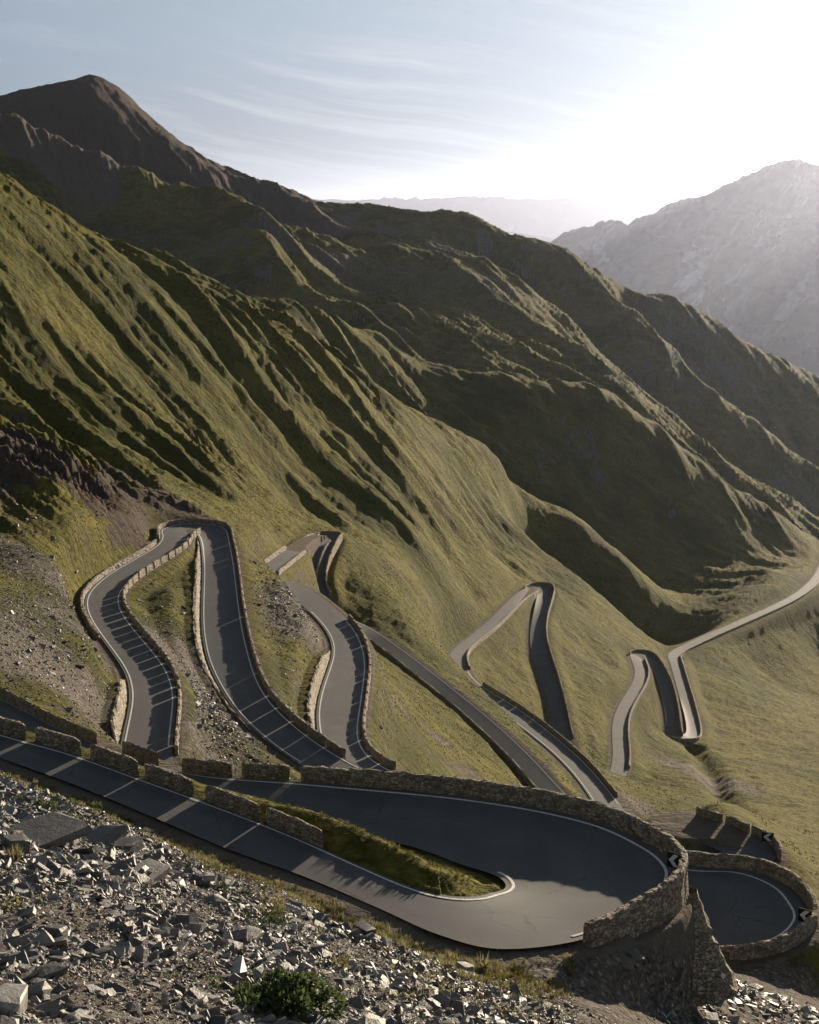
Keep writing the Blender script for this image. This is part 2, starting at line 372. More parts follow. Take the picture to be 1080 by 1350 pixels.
    if len(m):
        x, y = X.ravel()[m], Y.ravel()[m]; ins = np.zeros(len(m), bool)
        for q_ in range(len(isl)):
            (x1, y1), (x2, y2) = isl[q_ - 1][:2], isl[q_][:2]
            c_ = ((y1 > y) != (y2 > y)) & (x < (x2 - x1) * (y - y1) / (y2 - y1 + 1e-12) + x1); ins ^= c_
        r_ = rd.ravel()[m]
        zi = rz.ravel()[m] - 0.1 + 0.16 * sstep(0.1, .5, r_) * sstep(-14, -6, x) + 0.55 * sstep(0.7, 2.4, r_) * sstep(-12, -3, x) + 0.10 * fbm(x / 1.6, y / 1.6, 3) * sstep(0.2, 1, r_)
        zi = np.where(x < -14, np.minimum(zi, zz0 := z.ravel()[m]), zi)
        zz = z.ravel().copy(); zz[m] = np.where(ins & (r_ > 0.0), zi, zz[m]); z = zz.reshape(X.shape)
    for k, sd_, i0, i1, hh in REVET:
        E = ROADPTS[k][0 if sd_ == 'L' else 1][int(i0 * 20):int(i1 * 20) + 1:4]
        m = np.flatnonzero((X > E[:, 0].min() - 8) & (X < E[:, 0].max() + 8) & (Y > E[:, 1].min() - 8) & (Y < E[:, 1].max() + 8))
        if not len(m): continue
        x, y = X.ravel()[m], Y.ravel()[m]
        d = np.full(len(m), 1e9); zb = np.zeros(len(m)); f = np.zeros(len(m))
        for q_ in range(len(E)):
            dq = np.hypot(x - E[q_, 0], y - E[q_, 1]); u_ = dq < d
            d = np.where(u_, dq, d); zb = np.where(u_, E[q_, 2], zb)
            f = np.where(u_, min(1, min(q_, len(E) - 1 - q_) / (0.2 * len(E))), f)
        r_ = rd.ravel()[m]
        lift = zb + hh * f * sstep(7.5, 2.0, d) * sstep(0.85, 1.15, r_) - 0.06
        zz = z.ravel().copy(); zz[m] = np.where((r_ > 0.85) & (d < 7.5), np.maximum(zz[m], np.minimum(lift, zn.ravel()[m] + 0.1)), zz[m]); z = zz.reshape(X.shape)
    return (z, rd) if want else z

# ------------------------------------------------------------------ materials
def nodes_of(name):
    m = bpy.data.materials.new(name); m.use_nodes = True
    nt = m.node_tree; nt.nodes.clear()
    out = nt.nodes.new('ShaderNodeOutputMaterial'); bs = nt.nodes.new('ShaderNodeBsdfPrincipled')
    nt.links.new(bs.outputs[0], out.inputs['Surface'])
    bs.inputs['Roughness'].default_value = 0.9
    bs.inputs['Specular IOR Level'].default_value = 0.2
    return m, nt, bs

class N:
    def __init__(s, nt): s.nt = nt
    def val(s, node, sock, x):
        if x is None: return
        i = node.inputs[sock]
        if hasattr(x, 'is_output'): s.nt.links.new(x, i)
        else: i.default_value = x
    def noise(s, co, scale, detail=4, rough=0.55, dist=0.0, out='Fac'):
        n = s.nt.nodes.new('ShaderNodeTexNoise'); s.val(n, 'Vector', co); n.inputs['Scale'].default_value = scale
        n.inputs['Detail'].default_value = detail; n.inputs['Roughness'].default_value = rough; n.inputs['Distortion'].default_value = dist
        return n.outputs[out]
    def vor(s, co, scale, feature='F1', out='Distance', rnd=1.0):
        n = s.nt.nodes.new('ShaderNodeTexVoronoi'); n.feature = feature; s.val(n, 'Vector', co); n.inputs['Scale'].default_value = scale
        n.inputs['Randomness'].default_value = rnd
        return n.outputs[out]
    def ramp(s, fac, stops, interp='LINEAR'):
        n = s.nt.nodes.new('ShaderNodeValToRGB'); n.color_ramp.interpolation = interp
        e = n.color_ramp.elements
        while len(e) < len(stops): e.new(0.5)
        for i, (p, c) in enumerate(stops):
            e[i].position = p; e[i].color = (*c, 1) if not isinstance(c, (int, float)) else (c, c, c, 1)
        s.nt.links.new(fac, n.inputs[0]); return n.outputs[0]
    def mix(s, fac, a, b, mode='MIX'):
        n = s.nt.nodes.new('ShaderNodeMix'); n.data_type = 'RGBA'; n.blend_type = mode
        s.val(n, 0, fac); 
        for k, x in ((6, a), (7, b)):
            if isinstance(x, tuple): x = (*x, 1) if len(x) == 3 else x
            s.val(n, k, x)
        return n.outputs[2]
    def math(s, op, a, b=None, c=None, clamp=False):
        n = s.nt.nodes.new('ShaderNodeMath'); n.operation = op; n.use_clamp = clamp
        for k, x in enumerate((a, b, c)): s.val(n, k, x)
        return n.outputs[0]
    def coord(s, out='Object'):
        return s.nt.nodes.new('ShaderNodeTexCoord').outputs[out]
    def mapping(s, co, scale=(1, 1, 1), rot=(0, 0, 0), loc=(0, 0, 0)):
        n = s.nt.nodes.new('ShaderNodeMapping'); s.val(n, 0, co); n.inputs['Scale'].default_value = scale
        n.inputs['Rotation'].default_value = rot; n.inputs['Location'].default_value = loc
        return n.outputs[0]
    def attr(s, name, out='Fac'):
        n = s.nt.nodes.new('ShaderNodeAttribute'); n.attribute_name = name; return n.outputs[out]
    def bump(s, h, strength, dist, normal=None):
        n = s.nt.nodes.new('ShaderNodeBump'); s.val(n, 'Height', h); n.inputs['Strength'].default_value = strength
        n.inputs['Distance'].default_value = dist; s.val(n, 'Normal', normal); return n.outputs[0]

def terrain_material():
    m, nt, bs = nodes_of('alpine_ground'); q = N(nt); bs.inputs['Specular IOR Level'].default_value = 0.045; bs.inputs['Roughness'].default_value = 0.9
    co = q.coord('Object')
    big = q.noise(co, 0.018, 5, 0.6); mid = q.noise(co, 0.15, 5, 0.6); fine = q.noise(co, 1.1, 5, 0.65); vfine = q.noise(co, 6.0, 4, 0.65)
    grass = q.mix(q.ramp(mid, [(0.35, 0), (0.68, 1)]), (0.043, 0.053, 0.010), (0.126, 0.121, 0.024))
    grass = q.mix(q.ramp(fine, [(0.40, 0), (0.72, 1)]), grass, (0.24, 0.20, 0.056))
    grass = q.mix(q.ramp(big, [(0.44, 0), (0.60, 0.75)]), grass, (0.050, 0.060, 0.013))
    rock = q.mix(q.ramp(fine, [(0.35, 0), (0.68, 1)]), (0.085, 0.072, 0.062), (0.20, 0.175, 0.15))
    rock = q.mix(q.ramp(vfine, [(0.5, 0), (0.75, 0.7)]), rock, (0.30, 0.275, 0.245))
    scree_c = q.vor(co, 5.5, out='Color'); 
    sep = nt.nodes.new('ShaderNodeSeparateColor'); nt.links.new(scree_c, sep.inputs[0])
    scree = q.ramp(sep.outputs[0], [(0.0, (0.07, 0.060, 0.052)), (0.6, (0.145, 0.128, 0.110)), (0.92, (0.21, 0.19, 0.17)), (1.0, (0.38, 0.355, 0.32))])
    scree = q.mix(q.ramp(mid, [(0.45, 0), (0.7, 0.55)]), scree, (0.15, 0.125, 0.095))
    w = q.math('MULTIPLY', q.math('SUBTRACT', fine, 0.5), 0.9)
    heath = q.noise(q.mapping(co, (1, 1, 1), (0, 0, -0.4), (0, 0, 0)), 0.06, 6, 0.68)
    grass = q.mix(q.ramp(heath, [(0.52, 0), (0.64, 0.5)]), grass, (0.080, 0.066, 0.028))
    str_ = q.noise(q.mapping(co, (0.35, 1.4, 0.5), (0, 0, math.radians(-20))), 0.12, 6, 0.7)
    grass = q.mix(q.ramp(str_, [(0.52, 0), (0.66, 0.55)]), grass, (0.225, 0.195, 0.050))
    grass = q.mix(q.ramp(vfine, [(0.64, 0), (0.76, 0.4)]), grass, (0.25, 0.23, 0.15))
    rock = q.mix(q.attr('redrock'), rock, q.mix(q.ramp(fine, [(0.35, 0), (0.68, 1)]), (0.060, 0.046, 0.038), (0.125, 0.096, 0.076)))
    kr = q.ramp(q.math('ADD', q.attr('rock'), w), [(0.42, 0), (0.62, 1)])
    ks = q.ramp(q.math('ADD', q.attr('scree'), w), [(0.40, 0), (0.60, 1)])
    colr = q.mix(kr, grass, rock); colr = q.mix(ks, colr, scree)
    kd = q.ramp(q.math('ADD', q.attr('dirt'), q.math('MULTIPLY', w, 0.5)), [(0.35, 0), (0.65, 1)])
    colr = q.mix(kd, colr, q.mix(fine, (0.12, 0.10, 0.082), (0.21, 0.18, 0.15)))
    nt.links.new(colr, bs.inputs['Base Color'])
    h = q.math('ADD', q.math('MULTIPLY', fine, 0.5), q.math('MULTIPLY', vfine, 0.14))
    h = q.math('ADD', h, q.math('MULTIPLY', q.noise(q.mapping(co, (0.55, 1.25, 0.8), (0, 0, math.radians(-20))), 0.42, 6, 0.68), q.math('MULTIPLY_ADD', ks, -1.3, 1.7)))
    h = q.math('ADD', h, q.math('MULTIPLY', q.math('MULTIPLY', sep.outputs[1], ks), 0.06))
    nt.links.new(q.bump(h, 0.9, 1.0), bs.inputs['Normal'])
    return m

def asphalt_material():
    m, nt, bs = nodes_of('asphalt'); q = N(nt); co = q.coord('Object')
    n1 = q.noise(co, 0.35, 5, 0.6); n2 = q.noise(co, 14, 3, 0.7)
    c = q.mix(q.ramp(n1, [(0.35, 0), (0.68, 1)]), (0.080, 0.083, 0.094), (0.112, 0.114, 0.122))
    c = q.mix(q.ramp(n2, [(0.4, 0), (0.7, 0.4)]), c, (0.155, 0.150, 0.148))
    st = q.noise(q.mapping(co, (0.7, 0.25, 1), (0, 0, 0.5)), 0.5, 5, 0.6)
    c = q.mix(q.ramp(st, [(0.56, 0), (0.68, 0.5)]), c, (0.066, 0.066, 0.069))
    wv = nt.nodes.new('ShaderNodeVectorMath'); wv.operation = 'MULTIPLY_ADD'; nt.links.new(q.noise(co, 0.9, 4, .6, out='Color'), wv.inputs[0]); wv.inputs[1].default_value = (1.6, 1.6, 0); nt.links.new(co, wv.inputs[2])
    cr_ = q.vor(wv.outputs[0], 0.22, feature='DISTANCE_TO_EDGE')
    c = q.mix(q.math('MULTIPLY', q.ramp(cr_, [(0.004, 1), (0.012, 0)]), q.ramp(n1, [(0.45, 0), (0.6, 0.75)])), c, (0.035, 0.035, 0.037))
    lat = q.attr('lateral'); tr_ = q.ramp(lat, [(0.0, 0.0), (0.16, 0.0), (0.26, 0.5), (0.38, 0.15), (0.5, 0.0), (0.62, 0.15), (0.74, 0.5), (0.86, 0.0), (1.0, 0.0)])
    c = q.mix(q.math('MULTIPLY', tr_, q.ramp(n1, [(.3, .3), (.7, .9)])), c, (0.068, 0.068, 0.071))
    ed_ = q.ramp(lat, [(0.0, 0.8), (0.05, 0.0), (0.95, 0.0), (1.0, 0.8)]); c = q.mix(q.math('MULTIPLY', ed_, q.ramp(n2, [(.4, 0), (.6, 1)])), c, (0.17, 0.145, 0.115))
    pt = q.vor(q.mapping(co, (1, .55, 0), (0, 0, .5)), 0.12, out='Color'); sp_ = nt.nodes.new('ShaderNodeSeparateColor'); nt.links.new(pt, sp_.inputs[0])
    c = q.mix(q.ramp(sp_.outputs[0], [(0.80, 0), (0.82, 0.35)]), c, (0.07, 0.07, 0.074))
    nt.links.new(c, bs.inputs['Base Color']); bs.inputs['Roughness'].default_value = 0.8; bs.inputs['Specular IOR Level'].default_value = 0.3
    nt.links.new(q.bump(n2, 0.3, 0.015), bs.inputs['Normal'])
    return m

# ------------------------------------------------------------------ mesh helpers
def mesh_np(name, verts, faces, mat, parent=None, smooth=False, attrs=None):
    me = bpy.data.meshes.new(name)
    v = np.asarray(verts, np.float32); f = np.asarray(faces, np.int32)
    me.vertices.add(len(v)); me.vertices.foreach_set('co', v.ravel())
    k = f.shape[1]
    me.loops.add(f.size); me.loops.foreach_set('vertex_index', f.ravel())
    me.polygons.add(len(f)); me.polygons.foreach_set('loop_start', np.arange(0, f.size, k, dtype=np.int32))
    me.polygons.foreach_set('loop_total', np.full(len(f), k, np.int32))
    me.update(calc_edges=True); 
    me.polygons.foreach_set('use_smooth', np.full(len(f), smooth))
    for an, av in (attrs or {}).items():
        at_ = me.attributes.new(an, 'FLOAT', 'POINT'); at_.data.foreach_set('value', np.asarray(av, np.float32))
    if mat: me.materials.append(mat)
    o = bpy.data.objects.new(name, me); COL.objects.link(o)
    if parent: o.parent = parent
    return o

def gridfaces(nr, nc):
    i = (np.arange(nr - 1)[:, None] * nc + np.arange(nc - 1)[None]).ravel()
    return np.stack([i, i + 1, i + nc + 1, i + nc], 1)

def structure(o): o['kind'] = 'structure'; return o
def tag(o, label, cat, group=None, kind=None):
    o['label'] = label; o['category'] = cat
    if group: o['group'] = group
    if kind: o['kind'] = kind
    return o

# ------------------------------------------------------------------ build the ground
AA, LL = np.meshgrid(A_AX, L_AX)
DD = np.exp(LL); XX = AA * DD
ZZ, RD = height(XX, DD, want=True)
gy, gx = np.gradient(ZZ, axis=0) / np.gradient(DD, axis=0), np.gradient(ZZ, axis=1) / np.gradient(XX, axis=1)
slope = np.hypot(gx, gy)
def blob(cx, cy, rx, ry, rot=0):
    c, s = math.cos(rot), math.sin(rot)
    x = (XX - cx) * c + (DD - cy) * s; y = -(XX - cx) * s + (DD - cy) * c
    return np.exp(-((x / rx) ** 2 + (y / ry) ** 2))
isl_mask = np.zeros(XX.shape, bool); _i = np.array(ISLAND)
for q_ in range(len(_i)):
    (x1, y1), (x2, y2) = _i[q_ - 1][:2], _i[q_][:2]
    isl_mask ^= ((y1 > DD) != (y2 > DD)) & (XX < (x2 - x1) * (DD - y1) / (y2 - y1 + 1e-12) + x1)
n1 = fbm(XX / 30, DD / 30, 4); n2 = fbm(XX / 120, DD / 120, 4)
rock = sstep(1.15, 1.9, slope + n1 * 0.5) * (0.42 + 0.3 * sstep(450, 800, DD)) + 0.5 * sstep(900, 1300, DD) * sstep(0.0, 0.5, n2 + 0.2)
rock = rock * (1 - 0.8 * sstep(10, 25, XX) * sstep(520, 580, DD) * sstep(780, 730, DD)) + 0.85 * blob(*at(90, 635, 266)[:2], 46, 58) * sstep(-0.5, 0.3, n1)
rock = rock + sstep(1150, 1400, DD) * sstep(-0.1, -0.35, XX / DD) * 0.0 + sstep(1250, 1500, DD) * sstep(0.0, -0.10, XX / DD) * 0.8
scree = (0.95 * blob(*at(70, 850, 155)[:2], 24, 42) + 0.8 * blob(*at(385, 815, 240)[:2], 9, 24) + 0.5 * blob(*at(290, 930, 175)[:2], 7, 14) + 0.62 * blob(*at(60, 730, 205)[:2], 24, 26) + sum(0.62 * blob(*at(*p_)[:2], 2.6, 22, -0.25) for p_ in [(690, 958, 352), (735, 1012, 312), (560, 990, 232), (520, 930, 245), (625, 1005, 262), (660, 940, 385), (590, 960, 270), (700, 1030, 280)])) * (0.75 + 0.6 * n1)
scree = scree + sstep(84, 70, DD) + sstep(96, 88, DD) * sstep(0.10, 0.16, XX / DD) - 1.5 * isl_mask + 0.5 * blob(*at(500, 700, 440)[:2], 14, 30) * sstep(-.2, .4, n1)
dirt = sstep(1.9, 0.7, RD) * 0.75 * (1 - isl_mask) + 0.8 * blob(*at(838, 1062, 285)[:2], 6, 12) + 0.9 * blob(*at(930, 1020, 420)[:2], 9, 40, 0.3)
ground_mat = terrain_material()
ground = mesh_np('ground', np.stack([XX, DD, ZZ], -1).reshape(-1, 3), gridfaces(*XX.shape), ground_mat, smooth=True,
                 attrs={'rock': np.clip(rock, 0, 1).ravel(), 'scree': np.clip(scree, 0, 1).ravel(), 'dirt': np.clip(dirt, 0, 1).ravel(), 'redrock': (0.85 * sstep(1250, 1480, DD) * sstep(0.02, -0.10, XX / DD) + blob(*at(110, 640, 268)[:2], 50, 60) * sstep(500, 400, DD)).ravel()})
structure(ground)

# ------------------------------------------------------------------ roads
ASPH = asphalt_material(); ROADOBJ = {}
for k, (L, R) in ROADPTS.items():
    w = np.linspace(0, 1, 7)
    V = L[:, None, :] * (1 - w[None, :, None]) + R[:, None, :] * w[None, :, None]
    V = V.copy(); V[..., 2] = roadsurf(k, V.reshape(-1, 3)[:, :2], np.broadcast_to(1 - 2 * w[None], V.shape[:2]).ravel()).reshape(V.shape[:2]) + 0.02
    ROADOBJ[k] = structure(mesh_np('road', V.reshape(-1, 3), gridfaces(len(L), 7), ASPH, smooth=True, attrs={'lateral': np.tile(w, len(L))}))


GA, GL = A_AX, L_AX
def ground_z(x, y):
    """Height of the built ground sheet at points (bilinear on its grid)."""
    x = np.asarray(x, float); y = np.asarray(y, float)
    a = x / y; l = np.log(y)
    j = np.clip(np.searchsorted(GA, a) - 1, 0, len(GA) - 2); i = np.clip(np.searchsorted(GL, l) - 1, 0, len(GL) - 2)
    fx = np.clip((a - GA[j]) / (GA[j + 1] - GA[j]), 0, 1); fy = np.clip((l - GL[i]) / (GL[i + 1] - GL[i]), 0, 1)
    return (ZZ[i, j] * (1 - fx) + ZZ[i, j + 1] * fx) * (1 - fy) + (ZZ[i + 1, j] * (1 - fx) + ZZ[i + 1, j + 1] * fx) * fy

def part_of(line, i0, i1):
    """Piece of a resampled edge line between two traced key points (20 samples per key)."""
    a, b = sorted((int(round(i0 * 20)), int(round(i1 * 20))))
    return line[a:b + 1] if i0 <= i1 else line[a:b + 1][::-1]

def resample(P, step):
    seg = np.r_[0, np.cumsum(np.linalg.norm(np.diff(P[:, :2], axis=0), axis=1))]
    n = max(2, int(round(seg[-1] / step)) + 1)
    q = np.linspace(0, seg[-1], n)
    return np.stack([np.interp(q, seg, P[:, k]) for k in range(3)], 1), seg[-1]

def cut(P, s0, s1, step):
    seg = np.r_[0, np.cumsum(np.linalg.norm(np.diff(P[:, :2], axis=0), axis=1))]
    n = max(3, int(round((s1 - s0) / step)) + 1)
    q = np.linspace(s0, s1, n)
    return np.stack([np.interp(q, seg, P[:, k]) for k in range(3)], 1)

def sides(P, other=None, sign=1):
    t = np.gradient(P[:, :2], axis=0); t /= np.linalg.norm(t, axis=1)[:, None] + 1e-9
    return np.stack([t[:, 1], -t[:, 0]], 1) * sign

def offset_line(road, side, d):
    """Edge line of a road moved outwards by d."""
    L, R = ROADPTS[road]
    E, O = (L, R) if side == 'L' else (R, L)
    out = E - O; out[:, 2] = 0
    w = np.linalg.norm(out, axis=1)[:, None] + 1e-9
    Q = E + out / w * d
    return Q, out[:, :2] / w

# ------------------------------------------------------------------ masonry
def masonry_material(name, tint, scale=3.7, dark=1.0):
    m, nt, bs = nodes_of(name); q = N(nt); co = q.coord('Object')
    w = q.mapping(co, (1, 1, 1.7))
    c = q.vor(w, scale, out='Color'); sep = nt.nodes.new('ShaderNodeSeparateColor'); nt.links.new(c, sep.inputs[0])
    e = q.vor(w, scale, feature='DISTANCE_TO_EDGE')
    base = q.ramp(sep.outputs[0], [(0, tuple(x * .42 for x in tint)), (0.5, tint), (1, tuple(min(.62, x * 1.7) for x in tint))])
    n = q.noise(co, 9, 4, 0.65)
    base = q.mix(q.ramp(n, [(0.35, 0), (0.75, 0.6)]), base, tuple(x * 1.25 for x in tint))
    lich = q.noise(co, 0.8, 4, 0.6)
    base = q.mix(q.ramp(lich, [(0.5, 0), (0.68, 0.5)]), base, (0.13, 0.115, 0.075))
    base = q.mix(q.ramp(e, [(0.015, 1), (0.06, 0)]), base, tuple(x * .4 for x in tint))
    nt.links.new(base, bs.inputs['Base Color'])
    h = q.math('ADD', q.math('MULTIPLY', q.ramp(e, [(0.0, 0), (0.10, 1)]), 0.6), q.math('MULTIPLY', n, 0.35))
    nt.links.new(q.bump(h, 1.0, 0.13), bs.inputs['Normal'])
    return m
WALLM = masonry_material('parapet_masonry', (0.34, 0.285, 0.215))
PALEM = masonry_material('pale_masonry', (0.36, 0.315, 0.25), 2.6)

def wall_mesh(name, P, outn, h, thick, mat, drop=None, rough=0.03, parent=None, seed=0, taper=0.0):
    """A rough stone wall: rounded coping section lofted along P; drop gives how far its outer face goes down at each point."""
    n = len(P)
    rng = np.random.default_rng(seed + int(abs(P[0, 0] * 100)))
    drop = np.full(n, 0.15) if drop is None else drop
    hh = h + fbm(P[:, 0] * 0.9, P[:, 1] * 0.9 + seed, 2) * h * 0.05
    if taper:
        hh = hh * (1 - taper * np.abs(np.linspace(-1, 1, n)) ** 8)
    prof = [(-.5, 'in', 0), (-.5, .35, 0), (-.5, .7, 0), (-.46, .92, 0), (-.25, 1.0, 0), (.25, 1.0, 0), (.46, .92, 0), (.5, .7, 0), (.5, .35, 0), (.5, 0.0, 0), (.55, 'mid', 0), (.62, 'out', 0)]
    V = np.zeros((n, len(prof), 3))
    for k, (o, f, _) in enumerate(prof):
        off = o * thick + (0 if k < 10 else drop * (0.06 if k == 10 else 0.14))
        V[:, k, 0] = P[:, 0] + outn[:, 0] * off; V[:, k, 1] = P[:, 1] + outn[:, 1] * off
        V[:, k, 2] = P[:, 2] + (-0.12 if f == 'in' else (-drop * 0.5 if f == 'mid' else (-drop if f == 'out' else f * hh)))
    V += rng.normal(0, rough, V.shape) * np.array([1, 1, .7])
    nv = len(prof)
    faces = list(gridfaces(n, nv)[:, ::-1])
    for i in range(n - 1):
        faces.append((i * nv, i * nv + nv - 1, (i + 1) * nv + nv - 1, (i + 1) * nv))
    verts = list(V.reshape(-1, 3))
    for base, fl in ((0, False), ((n - 1) * nv, True)):
        c = len(verts); verts.append(V[0 if not fl else -1].mean(0))
        for k in range(nv):
            a, b = base + k, base + (k + 1) % nv
            faces.append((c, a, b, b) if not fl else (c, b, a, a))
    F4 = [f for f in faces if len(set(map(int, f))) == 4]; F3 = [tuple(dict.fromkeys(map(int, f))) for f in faces if len(set(map(int, f))) == 3]
    me = bpy.data.meshes.new(name)
    org = P.mean(0)
    me.from_pydata([tuple(np.array(v) - org) for v in verts], [], [tuple(map(int, f)) for f in F4] + F3); me.update()
    me.materials.append(mat)
    o = bpy.data.objects.new(name, me); COL.objects.link(o); o.location = org
    if parent: o.parent = parent
    return o

def outer_drop(P, outn, reach=1.2, lo=0.25, hi=3.0):
    g = ground_z(P[:, 0] + outn[:, 0] * reach, P[:, 1] + outn[:, 1] * reach)
    return np.clip(P[:, 2] - g + 0.3, lo, hi)

def u_range(road, side, u0, u1, i0, i1):
    """Indices on an edge line whose sight columns run from u0 to u1 (used to read the block joints off the photo)."""
    L, R = ROADPTS[road]; E = L if side == 'L' else R
    a, b = sorted((int(i0 * 20), int(i1 * 20))); seg = E[a:b + 1]
    dh = np.array([p[0] / p[1] for p in seg])
    uu = 540 + 2000 * dh * np.array([math.cos(PITCH) - math.sin(PITCH) * math.tan(-math.atan(p[2] / p[1]) - PITCH) for p in seg])
    sel = np.flatnonzero((uu >= min(u0, u1)) & (uu <= max(u0, u1)))
    return a + sel[0], a + sel[-1]

def near_block(road, side, u0, u1, i0, i1, label, group, h=0.97, d=0.42):
    a, b = u_range(road, side, u0, u1, i0, i1)
    E, on = offset_line(road, side, d)
    P = cut(E[a:b + 1], 0, np.linalg.norm(np.diff(E[a:b + 1, :2], axis=0), axis=1).sum(), 0.22)
    nn = np.stack([np.interp(np.linspace(0, 1, len(P)), np.linspace(0, 1, b - a + 1), on[a:b + 1, k]) for k in range(2)], 1)
    o = wall_mesh('parapet_block', P, nn, h, 0.55, WALLM, outer_drop(P, nn, 0.8, 0.2, 1.0), seed=int(u0) + 500, rough=0.018, taper=0.12)
    return tag(o, label, 'wall', group)

ORD = ['first', 'second', 'third', 'fourth', 'fifth', 'sixth', 'seventh']
GI = 'parapet blocks beside the upper near lane'
lab = ['stone parapet block cut by the left edge of view, beside the nearest lane',
       'stone parapet block second from the left beside the nearest lane',
       'stone parapet block third from the left beside the nearest lane',
       'stone parapet block fourth from the left beside the nearest lane',
       'stone parapet block fifth from the left beside the nearest lane',
       'last stone parapet block of the nearest lane, where the grass island begins']
for (u0, u1), t in zip([(-40, 37), (47, 110), (117, 185), (193, 260), (270, 345), (352, 431)], lab):
    near_block('A', 'R', u0, u1, 0, 6.5, t, GI)
near_block('A', 'R', -120, -52, 0, 6.5, 'stone parapet block of the nearest lane beyond the left edge', GI)
GO = 'parapet blocks on the far side of the lower near lane'
for (u0, u1), t in zip([(166, 212), (243, 308), (317, 385), (394, 464)], ['short stone parapet block where the second lane goes behind the nearest wall',
        'stone parapet block in front of the winding road, first of three equal ones', 'stone parapet block in front of the grass strip, middle of three equal ones',
        'stone parapet block just left of the long curved hairpin wall']):
    near_block('A', 'L', u0, u1, 18, 23, t, GO)

def long_wall(road, side, i0, i1, label, h=0.85, thick=0.5, d=0.4, step=0.4, mat=None, name='stone_wall', hi=3.0, reach=1.2, group=None):
    E, on = offset_line(road, side, d)
    a, b = int(i0 * 20), int(i1 * 20)
    tot = np.linalg.norm(np.diff(E[a:b + 1, :2], axis=0), axis=1).sum()
    P = cut(E[a:b + 1], 0, tot, step)
    seg = np.r_[0, np.cumsum(np.linalg.norm(np.diff(E[a:b + 1, :2], axis=0), axis=1))]
    q = np.linspace(0, tot, len(P)); nn = np.stack([np.interp(q, seg, on[a:b + 1, k]) for k in range(2)], 1)
    o = wall_mesh(name, P, nn, h, thick, mat or WALLM, outer_drop(P, nn, reach, 0.25, hi), seed=int(i0 * 10), rough=0.025 if step < .5 else 0.05)
    return tag(o, label, 'wall', group)

def block_wall(road, side, i0, i1, label, group, blk=3.2, gap=0.72, h=0.9, thick=0.4, d=0.4, step=0.55, hi=2.5, mat=None):
    E, on = offset_line(road, side, d)
    a, b = int(i0 * 20), int(i1 * 20)
    seg = np.r_[0, np.cumsum(np.linalg.norm(np.diff(E[a:b + 1, :2], axis=0), axis=1))]
    s = 0.0; k = 0
    while s + blk < seg[-1]:
        ln = blk * (0.9 + 0.2 * random.random())
        P = cut(E[a:b + 1], s, min(s + ln, seg[-1]), step)
        q = np.linspace(s, min(s + ln, seg[-1]), len(P)); nn = np.stack([np.interp(q, seg, on[a:b + 1, j]) for j in range(2)], 1)
        o = wall_mesh('parapet_block', P, nn, h * (0.94 + .12 * random.random()), thick, mat or WALLM, outer_drop(P, nn, 1.0, 0.25, hi), seed=k + int(i0 * 31), rough=0.03)
        tag(o, label, 'wall', group); k += 1
        s += ln + gap * random.uniform(0.55, 1.5)

def revetment(road, side, i0, i1, label, h=1.6, lean=0.7, step=0.9, mat=None):
    """Battered masonry face that holds back the higher ground beside a road."""
    E, on = offset_line(road, side, 0.25)
    a, b = int(i0 * 20), int(i1 * 20)
    seg = np.r_[0, np.cumsum(np.linalg.norm(np.diff(E[a:b + 1, :2], axis=0), axis=1))]
    n = max(4, int(seg[-1] / step)); q = np.linspace(0, seg[-1], n)
    P = cut(E[a:b + 1], 0, seg[-1], seg[-1] / (n - 1)); n = len(P); q = np.linspace(0, seg[-1], n)
    nn = np.stack([np.interp(q, seg, on[a:b + 1, j]) for j in range(2)], 1)
    env = np.clip(np.minimum(np.linspace(0, 1, n), np.linspace(1, 0, n)) * 5, 0.12, 1)
    top = h * env * (1 + 0.12 * fbm(P[:, 0] * .4, P[:, 1] * .4, 2))
    prof = [(0, -0.3), (0.05, 0), (0.25, .33), (0.5, .66), (0.75, 1.0), (1.0, 1.06), (1.35, 1.04), (1.5, -0.4)]
    V = np.zeros((n, len(prof), 3)); rng = np.random.default_rng(int(i0 * 77))
    for k, (o_, f) in enumerate(prof):
        off = o_ * lean * (env if k > 1 else 1)
        V[:, k, :2] = P[:, :2] + nn * np.reshape(off, (-1, 1)); V[:, k, 2] = P[:, 2] + (f * top if f >= 0 else f)
    V += rng.normal(0, 0.04, V.shape)
    o = mesh_np('retaining_wall', (V - P.mean(0)).reshape(-1, 3), gridfaces(n, len(prof)), mat or PALEM)
    o.location = P.mean(0)
    return tag(o, label, 'wall')

long_wall('A', 'L', 9, 18.55, 'long curved stone wall round the outside of the big near hairpin', h=1.05, thick=0.46, step=0.25, hi=4.2, reach=2.2)
long_wall('A', 'L', 21.2, 24, 'long stone wall running off the left edge behind the second lane', step=0.3, h=0.85)
long_wall('C', 'L', 1.2, 9.6, 'curved stone wall round the lower hairpin at the right edge', h=1.0, thick=0.46, step=0.3, hi=4.5, reach=1.8)
block_wall('B', 'R', 0.7, 13.5, 'stone block of the notched parapet on the right of the winding left road', 'notched parapet of the left road', h=0.95, thick=0.34, mat=PALEM)
long_wall('B', 'L', 5.2, 11.2, 'rough pale stone kerb wall on the left of the winding left road', h=0.75, step=0.6, mat=PALEM)
long_wall('B', 'L', 11.6, 16, 'stone wall round the top of the upper left hairpin', h=0.95, step=0.6)
block_wall('B', 'L', 16, 23.2, 'stone block of the low parapet on the right of the dark middle road', 'low parapet of the dark middle road', h=0.95, gap=0.55, blk=4.0)
block_wall('E', 'R', 1.0, 8.2, 'stone block of the parapet on the right of the bend in the middle', 'parapet of the middle bend', h=0.9, step=0.8)
